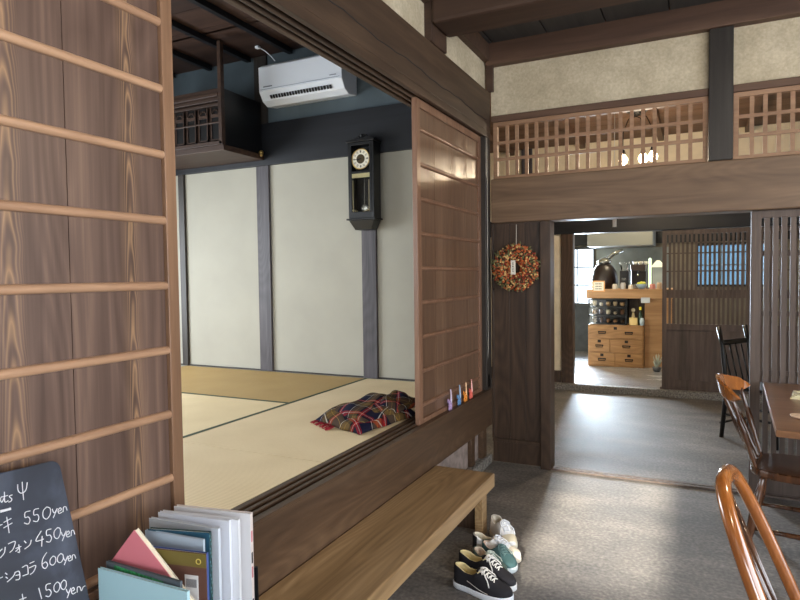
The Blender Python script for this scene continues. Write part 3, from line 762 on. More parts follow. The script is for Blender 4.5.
# ================================================================== BLANKET
def blanket():
    t = thing('blanket', 'folded red, olive and navy tartan wool blanket lying on the tatami', 'blanket', (-1.73, 3.05, T + .001))
    # main folded body: outline as quad in world, heights by waves
    P = [Vector((-1.985, 2.93, 0)), Vector((-1.60, 2.775, 0)), Vector((-1.50, 3.30, 0)), Vector((-1.86, 3.45, 0))]
    def body(P, h0, h1, nu, nv, seed, zoff, name, parent, uvs, uvr):
        bm = bmesh.new(); uvl = bm.loops.layers.uv.new('UVMap'); rr = random.Random(seed)
        ph = [rr.uniform(0, 6) for _ in range(6)]
        def prof(u): e = max(0.0, 1 - abs(2 * u - 1) ** 3.2); return e ** .45
        grid = {}
        for side in (0, 1):
            for i in range(nu + 1):
                for j in range(nv + 1):
                    u, v = i / nu, j / nv
                    p = (P[0] * (1 - u) * (1 - v) + P[1] * u * (1 - v) + P[2] * u * v + P[3] * (1 - u) * v)
                    edge = prof(u) * prof(v)
                    nz = .5 + .25 * math.sin(u * 7 + ph[0] + 2.5 * v) + .18 * math.sin(v * 12 + ph[1] + u * 4) + .12 * math.sin(u * 19 + v * 9 + ph[2])
                    H = h0 + (h1 - h0) * v
                    wob = .012 * math.sin(v * 15 + ph[3]) + .010 * math.sin(u * 17 + ph[4])
                    c = Vector((-1.73, 3.05, 0)); q = p - c
                    q *= 1 + wob * 2
                    z = zoff + (H * edge * (.60 + .7 * nz) if side else 0.004 * edge)
                    if side and (i in (0, nu) or j in (0, nv)): grid[(1, i, j)] = grid[(0, i, j)]; continue
                    grid[(side, i, j)] = bm.verts.new((q.x, q.y, z + .003))
        for side in (0, 1):
            for i in range(nu):
                for j in range(nv):
                    vs = [grid[(side, i, j)], grid[(side, i + 1, j)], grid[(side, i + 1, j + 1)], grid[(side, i, j + 1)]]
                    try: f = bm.faces.new(vs if side else vs[::-1])
                    except ValueError: continue
                    idx = [(i, j), (i + 1, j), (i + 1, j + 1), (i, j + 1)]
                    if not side: idx = idx[::-1]
                    ca, sa = math.cos(uvr), math.sin(uvr)
                    for lp, (a, c_) in zip(f.loops, idx):
                        a_, b_ = a / nu * uvs[0], c_ / nv * uvs[1]
                        lp[uvl].uv = (a_ * ca - b_ * sa + 5, a_ * sa + b_ * ca + 5)
        me = bpy.data.meshes.new(name); bmesh.ops.recalc_face_normals(bm, faces=bm.faces); bm.to_mesh(me); bm.free()
        for p in me.polygons: p.use_smooth = True
        me.materials.append(M['plaid']); o = bpy.data.objects.new(name, me); COL.objects.link(o); o.parent = parent
        return o
    body(P, .075, .10, 44, 44, 1, 0, 'lower_fold', t, (.42, .55), .35)
    P2 = [Vector((-1.95, 2.99, 0)), Vector((-1.60, 2.82, 0)), Vector((-1.50, 3.32, 0)), Vector((-1.84, 3.42, 0))]
    body(P2, .040, .07, 44, 44, 5, .050, 'upper_fold', t, (.4, .5), -.3)
    P3 = [Vector((-1.80, 3.10, 0)), Vector((-1.54, 3.02, 0)), Vector((-1.53, 3.42, 0)), Vector((-1.78, 3.52, 0))]
    body(P3, .05, .06, 30, 30, 9, .055, 'bunched_corner', t, (.4, .4), .8)
    fr = MB(); rr = random.Random(4)
    for k in range(16):
        x, y = -.24 + k * .012, -.12 - k * .008
        fr.tube([(x, y + .02, .012), (x - .01 + rr.uniform(-.01, .01), y - .012, .006), (x - .015 + rr.uniform(-.01, .01), y - .034, .003)], .0028, 5)
    fr.build('fringe', pc((150, 30, 44), .9), t, smooth=True)
blanket()

# ================================================================== SHOES
def shoe(label, heel, toe, up_c, sole_c, lin_c, lace_c, L_=None, group=None, high=1.0, toe_c=None, heel_c=None, stripe=None, mirror=1):
    heel, toe = Vector(heel), Vector(toe)
    d = toe - heel; L = L_ or d.length; ang = math.atan2(d.y, d.x)
    t = thing('shoe', label, 'shoe', (heel.x, heel.y, 0), ang, group)
    def w(u):
        base = .033 + .013 * max(0, min(1, (u - .25) / .4))
        e = 1.0
        if u < .16: e = math.sqrt(max(0, 1 - (1 - u / .16) ** 2)) if u > 0 else 0
        if u > .72: e = math.sqrt(max(0, 1 - ((u - .72) / .28) ** 2.4))
        return base * e
    def cl(u): return mirror * .008 * math.sin(PI * u) * (1 if u > .4 else 0.6)
    def top(u):
        pts_ = [(0, .078), (.12, .074), (.25, .058), (.38, .060), (.48, .082), (.55, .078), (.66, .060), (.78, .043), (.9, .034), (1, .022)]
        for (a, b_), (c, d_) in zip(pts_, pts_[1:]):
            if u <= c: return (b_ + (d_ - b_) * (u - a) / (c - a)) * high
        return .02
    def amax(u):
        if u < .46: return .62 + .1 * math.sin(u * 4)
        if u < .56: return .62 + (PI / 2 - .62) * (u - .46) / .10
        return PI / 2
    us = [0.0, .006, .02, .05, .09, .13, .18, .24, .3, .36, .42, .46, .5, .54, .58, .63, .68, .73, .78, .83, .88, .92, .955, .98, .995, 1.0]
    zs = .024
    def shell(scale, dz, us_, nA=9, full=False):
        g = bmesh.new(); rows = []
        for u in us_:
            am = amax(u) if not full else PI / 2
            hh = (top(u)) / math.sin(am) if not full else top(u)
            row = []
            for k in range(-nA, nA + 1):
                s_ = 1 if k > 0 else -1
                a = am * (1 - abs(k) / nA) if False else am * (nA - abs(k)) / nA
                # k=-nA left base ... k=0 top ... k=nA right base
                y = w(u) * scale * math.cos(a) ** .8 if a < PI / 2 - 1e-6 else 0
                z = zs + dz + (hh - zs * 0) * (math.sin(a) ** .9) * (1 if True else 1)
                row.append((u * L, s_ * y + cl(u), min(z, zs + dz + top(u)), k))
            rows.append(row)
        return rows
    rows = shell(1, 0, us)
    def surf(rows, gap, name, mat, th=None):
        bm = bmesh.new(); nA = 9
        V = []
        for r_, u in zip(rows, us):
            V.append([bm.verts.new((x, y, z)) for x, y, z, k in r_])
        for i in range(len(V) - 1):
            for j in range(2 * nA):
                k0 = j - nA
                if us[i + 1] <= .5 and (k0 == -1 or k0 == 0): continue
                try: bm.faces.new([V[i][j], V[i + 1][j], V[i + 1][j + 1], V[i][j + 1]])
                except ValueError: pass
        # close heel
        hb = V[0]
        bmesh.ops.remove_doubles(bm, verts=bm.verts, dist=.0004)
        bmesh.ops.recalc_face_normals(bm, faces=bm.faces)
        me = bpy.data.meshes.new(name); bm.to_mesh(me); bm.free()
        for p in me.polygons: p.use_smooth = True
        me.materials.append(mat); o = bpy.data.objects.new(name, me); COL.objects.link(o); o.parent = t
        md = o.modifiers.new('solid', 'SOLIDIFY'); md.thickness = .0035; md.offset = 0
        return o
    # open top: replace centre columns for opening region so the collar has a gap
    def opened(scale, dz):
        out = []
        for u in us:
            am = amax(u); row = []
            for k in range(-9, 10):
                s_ = 1 if k > 0 else -1
                if u < .5:
                    # sides stop at the collar
                    a = (9 - max(abs(k), 1)) / 8
                    y = w(u) * scale * (1 - .22 * a ** 1.6); z = zs + dz + (top(u) - dz * 1.0) * a
                else:
                    a = (PI / 2) * (9 - abs(k)) / 9; y = w(u) * scale * max(0, math.cos(a)) ** .62; z = zs + dz + (top(u)) * math.sin(a) ** .85
                row.append((u * L + (1 - scale) * .06 * (1 - 2 * u), s_ * y + cl(u), z, k))
            out.append(row)
        return out
    o = surf(opened(1, 0), 0, 'upper', pc(up_c, .85, bump=.05, bscale=400))
    o = surf(opened(.90, .002), 0, 'lining', pc(lin_c, .8))
    for v_ in o.data.vertices:
        if v_.co.x > .5 * L: v_.co.z -= .006
    # sole
    def ring(off, z): 
        pts_ = []
        uu = [0.0, .01, .03, .06, .1, .16, .25, .35, .45, .55, .65, .75, .82, .88, .93, .97, .99, 1.0]
        for u in uu: pts_.append((u * L + (off * (2 * u - 1) if u in (0.0, 1.0) else off * .6 * (2 * u - 1)), w(max(u, .002)) + off + cl(u), z))
        for u in uu[::-1]: pts_.append((u * L + (off * (2 * u - 1) if u in (0.0, 1.0) else off * .6 * (2 * u - 1)), -w(max(u, .002)) - off + cl(u), z))
        return pts_
    s = MB(); R4 = [ring(.001, .0), ring(.005, .004), ring(.005, .024), ring(.002, .027)]
    VV = [[s.bm.verts.new(p) for p in r_] for r_ in R4]; n = len(VV[0])
    for a in range(3):
        for i in range(n): s.bm.faces.new([VV[a][i], VV[a][(i + 1) % n], VV[a + 1][(i + 1) % n], VV[a + 1][i]])
    s.bm.faces.new(VV[0][::-1]); s.bm.faces.new(VV[-1])
    smooth_by(s.build('sole', pc(sole_c, .5), t), 50)
    ins = MB(); pr = [(u * L, w(u) * .86 + cl(u)) for u in us if u <= .62] ; pl = [(u * L, -w(u) * .86 + cl(u)) for u in us[::-1] if u <= .62]
    ins.prism(pr + pl, .0275, .032); ins.build('insole', pc(tuple(min(255, int(v * 1.02)) for v in lin_c), .8), t)
    # tongue
    tg = MB(); P_ = []
    for u, z, ww in ((.44, .112 * high, .020), (.49, .108 * high, .021), (.55, .103 * high, .02), (.62, .090 * high, .017)):
        P_.append([(u * L, -ww + cl(u), z - .006), (u * L, cl(u), z), (u * L, ww + cl(u), z - .006)])
    VV = [[tg.bm.verts.new(p) for p in r_] for r_ in P_]
    for i in range(3):
        for j in range(2): tg.bm.faces.new([VV[i][j], VV[i][j + 1], VV[i + 1][j + 1], VV[i + 1][j]])
    o = tg.build('tongue', pc(up_c, .85), t, smooth=True); md = o.modifiers.new('s', 'SOLIDIFY'); md.thickness = .004
    # laces
    lc = MB()
    def tz(u, y): return zs + top(u) * (1 - (abs(y) / max(w(u), .01)) ** 2.6 * .8) + .0035
    for k in range(5):
        u = .50 + k * .055; ww = .023 - k * .0015
        for s_ in (1, -1):
            pp = []
            for q_ in range(7):
                f = q_ / 6; y = -ww + 2 * ww * f; uu_ = u + s_ * (f - .5) * .035
                pp.append((uu_ * L, y + cl(uu_), tz(uu_, y) + .002 * math.sin(PI * f) + (.0015 if s_ > 0 else 0)))
            lc.tube(pp, .0027, 6)
    for s_ in (1, -1):   # bow loops and loose ends
        base = Vector((.50 * L, cl(.5), tz(.5, 0) + .004)); pp = []
        for q_ in range(11):
            a = q_ / 10 * PI * 1.9
            pp.append(base + Vector((-.004 + .014 * (1 - math.cos(a)) * .7, s_ * (.017 * (1 - math.cos(a))) * .8, .006 * math.sin(a) - .010 * (1 - math.cos(a)) * .55)))
        lc.tube(pp, .0026, 6)
        lc.tube([base, base + Vector((.022, s_ * .022, -.010)), base + Vector((.045, s_ * .036, -.030)), base + Vector((.055, s_ * .040, -.055))], .0024, 6)
    lc.build('laces', pc(lace_c, .8), t, smooth=True)
    if toe_c:
        tcap = MB(); rows_ = []
        for u in (.80, .84, .88, .92, .955, .98, .995):
            rows_.append([tcap.bm.verts.new((u * L, (1 if k > 0 else -1) * (w(u) + .0025) * max(0, math.cos(PI / 2 * (9 - abs(k)) / 9)) ** .62 + cl(u), zs + .0025 + top(u) * math.sin(PI / 2 * (9 - abs(k)) / 9) ** .85)) for k in range(-9, 10)])
        for i in range(len(rows_) - 1):
            for j in range(18): tcap.bm.faces.new([rows_[i][j], rows_[i + 1][j], rows_[i + 1][j + 1], rows_[i][j + 1]])
        tcap.build('toe_cap', pc(toe_c, .6), t, smooth=True)
    if heel_c:
        hb = MB(); rr_ = []
        for u in (.0, .02, .05, .09, .13):
            u_ = max(u, .004); rr_.append([(u * L - .002, s_ * (w(u_) * (1 - .22 * (z_ / top(u)) ** 1.6) + .003) + cl(u), zs + z_) for s_ in (1, -1) for z_ in (.002, .03, .06, top(u) * .97)])
        for s0 in (0, 4):
            VV = [[hb.bm.verts.new(p) for p in r_[s0:s0 + 4]] for r_ in rr_]
            for i in range(4):
                for j in range(3): hb.bm.faces.new([VV[i][j], VV[i + 1][j], VV[i + 1][j + 1], VV[i][j + 1]])
        o = hb.build('heel_patch', pc(heel_c, .6), t, smooth=True); md = o.modifiers.new('s', 'SOLIDIFY'); md.thickness = .003; md.offset = 0
    if stripe:
        sp_ = MB()
        for s_ in (-1,):
            pp = [(u * L, s_ * (w(u) + .002) + cl(u), z) for u, z in ((.30, .055), (.40, .047), (.50, .040), (.60, .034), (.68, .031))]
            sp_.tube(pp, .0016, 6)
        sp_.build('side_stitching', pc(stripe, .7), t)
    return t
G = 'shoes lined up on the floor beside the bench'
def fz(x, y): p = onZ(x, y, 0); return (p.x, p.y, 0)
SHOES = [
    dict(label='black canvas shoe with white laces and sole, nearest the camera in the row of shoes', heel=fz(455, 584), toe=fz(512, 602), up_c=(26, 25, 32), sole_c=(222, 228, 238), lin_c=(216, 200, 150), lace_c=(232, 230, 226), stripe=(200, 196, 190)),
    dict(label='black canvas shoe with white sole, the one touching the green sneaker', heel=fz(460, 571), toe=fz(515, 591), up_c=(26, 25, 32), sole_c=(222, 224, 228), lin_c=(216, 200, 150), lace_c=(232, 230, 226), stripe=(200, 196, 190)),
    dict(label='dusty green sneaker with cream lining, the one beside the black shoes', heel=fz(475, 564), toe=fz(505, 578), up_c=(84, 104, 96), sole_c=(180, 184, 176), lin_c=(212, 194, 176), lace_c=(196, 206, 196), high=.8),
    dict(label='teal green sneaker with cream lining, the one beside the white sneakers', heel=fz(484, 557), toe=fz(514, 573), up_c=(66, 98, 100), sole_c=(196, 206, 210), lin_c=(220, 196, 180), lace_c=(92, 120, 120), high=.8),
    dict(label='white sneaker with small black heel patch, the one beside the green sneakers', heel=fz(474, 551), toe=fz(520, 562), up_c=(238, 238, 238), sole_c=(216, 206, 188), lin_c=(222, 214, 194), lace_c=(240, 242, 246), high=.92, heel_c=(24, 24, 28), toe_c=(218, 208, 190)),
    dict(label='white sneaker with cream toe, farthest in the row next to the bench leg', heel=fz(494, 533), toe=fz(511, 551), up_c=(240, 240, 240), sole_c=(228, 222, 204), lin_c=(214, 206, 192), lace_c=(240, 242, 246), toe_c=(226, 214, 186)),
]
for k, s in enumerate(SHOES): shoe(group=G, mirror=1 if k % 2 else -1, **s)

# ================================================================== BOOKS AND RACK
rk = thing('magazine_rack', 'black metal magazine rack holding the books beside the sill', 'magazine rack', (-1.14, 1.12, 0))
g = MB()
RX = [-1.345, -.94]
def rl(x, y, z): return (x + 1.14, y - 1.12, z)
for x in (-1.33, -1.075):
    g.tube([rl(x, .96, 0), rl(x, .96, .44)], .006, 8); g.tube([rl(x, 1.36, 0), rl(x, 1.36, .44)], .006, 8)
for z in (.2, .43):
    g.tube([rl(-1.33, .96, z), rl(-1.075, .96, z), rl(-1.075, 1.36, z), rl(-1.33, 1.36, z), rl(-1.33, .96, z)], .005, 8)
g.build('frame', 'blackmetal', rk)
bx(-1.33 + 1.14, -1.05 + 1.14, .945 - 1.12, 1.365 - 1.12, .436, .442).build('shelf', 'blackmetal', rk)
rp_ = onZ(256, 567, .655); MB().tube([rl(rp_.x, rp_.y, .4422), rl(rp_.x, rp_.y, .655)], .0055, 8).build('divider_rod', 'blackmetal', rk)
ZB = .4425
def book(label, pl, pr_, cover, pages=(228, 226, 220), thick=.012, ztop=.75, lean=0, spine=None, deco=None, cat='book', roll=0.0, name='book'):
    """pl, pr_: pixels of the top left / top right corner of the cover facing the camera"""
    A = onZ(pl[0], pl[1], ztop); B = onZ(pr_[0], pr_[1], ztop if not roll else ztop - roll)
    d = B - A; Wd = math.hypot(d.x, d.y); rz = math.atan2(d.y, d.x)
    H = ztop - ZB
    t = thing(name, label, cat, (A.x, A.y, ZB), rz, 'books and magazines standing in the rack')
    tm = Matrix.Identity(4)
    cm = pc(cover, .35)
    bx(0, Wd, 0, .0014, 0, H).build('front_cover', cm, t, label=deco[2] if deco and len(deco) > 2 else None)
    bx(0, Wd, thick - .0014, thick, 0, H).build('back_cover', pc(spine or cover, .4), t)
    bx(.002, Wd - .0014, .0015, thick - .0015, .002, H - .003).build('page_block', pc(pages, .8, var=.05, vscale=150), t)
    bx(Wd - .0013, Wd, .0015, thick - .0015, 0, H).build('spine', pc(spine or cover, .4), t)
    return t, Wd, H
def deco(t, name, x0, x1, z0, z1, c, k=0):
    bx(x0, x1, -.0012 - k * .0004, -.0002 - k * .0004, z0, z1).build(name, pc(c, .4), t)
t, Wd, H = book('pale blue picture book with dark blue mountain shape on cover, frontmost in the rack', (98, 568), (187, 592), (176, 214, 226), ztop=.715, thick=.008)
pg = MB().prism([(.01, H - .09), (.06, H - .085), (.12, H - .09), (Wd - .03, H - .11), (Wd - .002, H - .14), (Wd - .002, H - .2), (.01, H - .2)], -.0012, -.0002, lambda a, c, tt: (a, tt, c)); pg.build('cover_picture', pc((70, 130, 196), .4), t)
MB().prism([(.01, H - .082), (.06, H - .078), (.14, H - .088), (.14, H - .092), (.06, H - .086), (.01, H - .09)], -.0016, -.0013, lambda a, c, tt: (a, tt, c)).build('cover_picture_outline', pc((24, 70, 160), .4), t)
t, Wd, H = book('grey-covered book with bright green patterned band, second from the front of the rack', (106, 561), (180, 582), (92, 100, 108), ztop=.722, thick=.007)
MB().prism([(.03, H - .004), (.19, H - .010), (.185, H - .05), (.02, H - .05)], -.0012, -.0002, lambda a, c, tt: (a, tt, c)).build('green_pattern', pc((60, 150, 92), .5, var=.35, vscale=120), t)
# tilted pink book
t = thing('book', 'pink book tilted sideways with brown lower cover and cream page edges', 'book', tuple(onZ(134, 530, .80)), 0, 'books and magazines standing in the rack')
A = Vector(onZ(134, 530, .80)); n_ = Vector((.06, -1, 0)).normalized(); pA = A
Bp = onP(176, 584, pA, n_); Cp = onP(126, 556, pA, n_)
ex = (Bp - A).normalized(); ez = ((Cp - A) - ex * (Cp - A).dot(ex)).normalized()
mm = Matrix.Identity(4)
for i in range(3): mm[i][0] = ex[i]; mm[i][1] = -n_[i]; mm[i][2] = -ez[i]
mm = mm.to_3x3().to_4x4()
Lb = .235; Hb = .165
bx(0, Lb, -.0, .0014, -Hb, 0, mat=mm).build('front_cover', pc((226, 132, 144), .4), t)
bx(0, Lb, .0125, .014, -Hb, 0, mat=mm).build('back_cover', pc((222, 214, 196), .4), t)
bx(.001, Lb - .002, .0015, .0123, -Hb + .002, -.002, mat=mm).build('page_block', pc((232, 222, 200), .7), t)
MB().prism([(.05, -Hb + .002), (.235, -.045), (.235, -Hb + .002)], -.0012, -.0002, lambda a, c, tt: tuple(mm @ Vector((a, tt, c)))).build('cover_band', pc((120, 62, 50), .4), t)
t, Wd, H = book('brown book with white barcode label and olive top edge behind the pink book', (127, 545), (206, 554), (98, 68, 58), ztop=.752, thick=.010, spine=(70, 90, 150))
deco(t, 'olive_band', .0, Wd, H - .034, H - .001, (112, 100, 52))
deco(t, 'barcode_label', Wd - .058, Wd - .022, H - .115, H - .055, (222, 222, 224))
bb_ = MB()
for k in range(12): bb_.box(Wd - .054 + k * .0024, Wd - .0528 + k * .0024, -.0020, -.0013, H - .084, H - .064)
bb_.build('barcode', pc((120, 120, 126)), t)
MB().torus((Wd - .02, -.0015, H - .02), .006, .0012, seg=20, seg2=6).build('round_logo', pc((200, 180, 90), .4), t)
t, Wd, H = book('pale blue-grey shiny book between the brown book and the teal book', (145, 530), (203, 540), (176, 190, 204), ztop=.765, thick=.007)
t, Wd, H = book('dark teal book with blue patterned spine in front of the white magazines', (148, 529), (209, 533), (44, 84, 106), ztop=.768, thick=.012, spine=(34, 66, 70))
sp_ = MB()
for k in range(26): sp_.box(Wd - .0003, Wd + .0009, .002 + (k % 3) * .003, .004 + (k % 3) * .003, H - .012 - k * .011, H - .006 - k * .011)
sp_.build('spine_pattern', pc((110, 160, 170), .5), t)
wh = [((149, 518), (218, 529), (206, 214, 226), 'thick white magazine behind the dark teal book, with bluish cover', .010),
      ((158, 512), (229, 521), (220, 224, 234), 'white magazine in plain glossy cover in the middle of the white ones', .010),
      ((161, 511), (238, 520), (228, 230, 236), 'white magazine with pale spine, second from the back of the rack', .010)]
for a, b_, c, lb_, th in wh:
    t, Wd, H = book(lb_, a, b_, c, ztop=.755, thick=th, cat='magazine', name='magazine')
t, Wd, H = book('white magazine with pink and black spine marks, rearmost in the rack', (174, 506), (250, 514), (224, 224, 228), ztop=.752, thick=.014, spine=(218, 206, 202), cat='magazine', name='magazine')
for z_, c in ((.05, (206, 130, 140)), (.11, (60, 56, 60)), (.15, (190, 120, 128)), (.24, (48, 52, 66))):
    bx(Wd, Wd + .0008, .003, .010, H - z_ - .03, H - z_).build('spine_mark', pc(c, .5), t)

# ================================================================== CHALKBOARD
TR = onX(59, 459, -1.375); q_ = onX(90, 600, -1.26); BR_ = TR + (q_ - TR) * ((TR.z - .02) / (TR.z - q_.z))
TL = TR + Vector((.03, -.62, .0)); e1 = (TL - TR).normalized(); e2 = (BR_ - TR); Hc = e2.length; e2 = e2.normalized()
e1 = (e1 - e2 * e1.dot(e2)).normalized(); nn = e1.cross(e2).normalized()
if nn.x < 0: nn = -nn
cbm = Matrix.Identity(4)
for i in range(3): cbm[i][0] = -e1[i]; cbm[i][2] = -e2[i]; cbm[i][1] = nn[i]
# local frame: x to the right along the top edge, z up, y = towards the room
brd = bpy.data.objects.new('chalkboard', None); COL.objects.link(brd)
cbm.translation = TR; brd.matrix_world = cbm
tag(brd, 'grey-black chalkboard menu with handwritten prices leaning against the sliding door', 'chalkboard')
Wc = .60
poly = []
for cx, cz, a0 in ((-.022, -.022, 0), (-Wc + .022, -.022, PI / 2), (-Wc + .022, -Hc + .022, PI), (-.022, -Hc + .022, 1.5 * PI)):
    for k in range(6): a = a0 + k * PI / 10; poly.append((cx + .022 * math.cos(a), cz + .022 * math.sin(a)))
MB().prism(poly, -.009, 0, lambda a, c, t: (a, t, c)).build('slate_panel', 'slate', brd, .002)
inv = cbm.inverted()
def cpt(x, y):
    p = inv @ onP(x, y, TR, nn); return (p.x, .0008, p.z)
ST = {  # strokes traced in picture units and laid on the slate
 'fork_drawing': [[(17.5, 484.5), (17.8, 490), (20, 493), (23.5, 492.5), (26, 489), (27, 482.5)], [(22, 482), (22.5, 490), (23.5, 500)]],
 'heading_writing': [[(2, 496.5), (0, 499), (1.5, 502.5), (4, 498)], [(4.2, 492), (4.5, 501), (6, 502), (8, 500.5)], [(2.5, 497), (7.5, 495.5)], [(12, 495), (9, 496.5), (11.5, 499), (10.5, 501.5), (8.2, 502)]],
 'underline': [[(0, 512.2), (5, 510.8), (10.5, 509.3)], [(0, 511), (6, 509.6), (10.4, 508.3)]],
 'price_writing': [
  # -ki 550yen
  [(-2, 526), (2, 524.5)], [(3.5, 522.5), (11, 518.5)], [(3.5, 528), (12, 523)], [(6.5, 517), (9, 533)],
  [(30, 511), (25, 512.5), (24.8, 517.5), (28, 517), (29.8, 520), (28, 524), (24, 523)],
  [(38.5, 508.5), (34, 510), (33.6, 515), (37, 514.5), (38.6, 517.5), (37, 521.5), (33, 521)],
  [(46.5, 507), (43, 511), (43, 517), (46.5, 519), (50, 514.5), (50, 508.5), (46.5, 507)],
  [(52, 509), (54, 513), (57, 508.5)], [(57, 508.5), (53, 518)], [(58, 511.5), (61, 510), (60, 507.8), (57.8, 510.5), (59, 513.5), (62, 512)], [(63, 512), (63.3, 507.5), (65.5, 506.8), (66.8, 510.5)],
 ], 'price_writing_2': [
  [(-1, 552), (2, 549)], [(0, 558), (4, 553), (5, 547)],
  [(8, 544), (15, 541.5), (13, 549), (9.5, 552.5)], [(15.5, 548.5), (21, 546.5)], [(18.5, 544.5), (19.5, 552), (17.5, 552)], [(19, 548), (15.5, 551.5)], [(24, 541), (26, 543)], [(24.5, 549), (29.5, 545), (31, 540)],
  [(41, 531), (35.5, 541), (43.5, 539)], [(42, 536), (41.5, 546.5)],
  [(51, 529), (46.5, 530.5), (46.5, 535.5), (49.5, 535), (51.3, 538), (49.5, 542), (46, 541.5)],
  [(57.5, 527.5), (54, 531.5), (54.2, 537), (57.5, 538.5), (60, 534), (60, 529), (57.5, 527.5)],
  [(61, 532), (63, 536), (66, 531)], [(66, 531), (62, 541)], [(66.5, 535), (69, 533.5), (68.2, 531), (66, 534), (67.2, 537), (70, 536)], [(71, 536), (71.3, 531), (73.2, 530.5), (74.5, 534.5)],
 ], 'price_writing_3': [
  [(-2, 579), (2.5, 577)], [(5, 573), (7, 574.5)], [(5.5, 577), (7.5, 578.5)], [(7, 582), (13, 576.5), (15, 572)],
  [(15, 572.5), (19, 571.5), (19.5, 578.5), (15.5, 580)], [(15.5, 575.5), (19, 574.8)], [(22, 567.5), (27, 565.5), (28, 574)], [(22.5, 576), (28, 574)], [(29.5, 563.5), (34, 561.5)], [(29, 568), (35.5, 565.5), (33.5, 571.5), (30, 574.5)],
  [(46.5, 552.5), (42.5, 559), (42, 566), (45, 568.5), (47.5, 565), (45.5, 562), (42.5, 564)],
  [(53, 556), (50, 559.5), (50, 564), (53, 565), (55.5, 561.5), (55.3, 557.5), (53, 556)],
  [(60.5, 553.5), (57.5, 557), (57.5, 561.5), (60.5, 562.5), (63, 559), (62.8, 555), (60.5, 553.5)],
  [(63, 557), (65, 560.5), (67.5, 556)], [(67.5, 556), (64, 565)], [(68, 559), (70.5, 557.5), (69.7, 555.5), (67.8, 558), (69, 561), (71.3, 560)], [(72, 560), (72.2, 555.5), (74.2, 555), (75.5, 558.5)],
 ], 'item_writing': [
  [(19, 600), (26, 597.5)], [(22, 594), (23.5, 604)], [(18.5, 604), (27, 601.5)]], 'price_writing_4': [ [(38.5, 588), (41.5, 599)], [(50.5, 583.5), (46, 585), (46, 590), (49, 589.5), (51, 592.5), (49, 596.5), (45.5, 596)],
  [(57, 582), (54, 585.5), (54, 590.5), (57, 592), (59.5, 588), (59.3, 583.5), (57, 582)], [(63.5, 580), (60.8, 583.5), (61, 588), (63.7, 589.5), (66, 586), (65.8, 581.5), (63.5, 580)],
  [(66, 589), (68, 593), (70.5, 588)], [(70.5, 588), (67, 598)], [(71, 591.5), (74, 590), (73, 587.5), (71, 590.5), (72.5, 594), (75.5, 592.5)], [(77, 592.5), (77.2, 587.5), (79.5, 587), (81, 591)], [(81.5, 590.5), (83, 587), (85, 586)]],
}
for nm_, sts in ST.items():
    g = MB()
    for s_ in sts:
        # smooth polyline
        q_ = []
        P_ = [Vector(cpt(*p)) for p in s_]
        for i in range(len(P_) - 1):
            p0 = P_[max(i - 1, 0)]; p1 = P_[i]; p2 = P_[i + 1]; p3 = P_[min(i + 2, len(P_) - 1)]
            for k in range(4):
                f = k / 4; q_.append(.5 * ((2 * p1) + (p2 - p0) * f + (2 * p0 - 5 * p1 + 4 * p2 - p3) * f * f + (3 * p1 - p0 - 3 * p2 + p3) * f ** 3))
        q_.append(P_[-1])
        g.tube(q_, (.0010 if nm_ != 'underline' else .0018), 5)
    g.build(nm_.rstrip('_234'), 'chalk', brd)

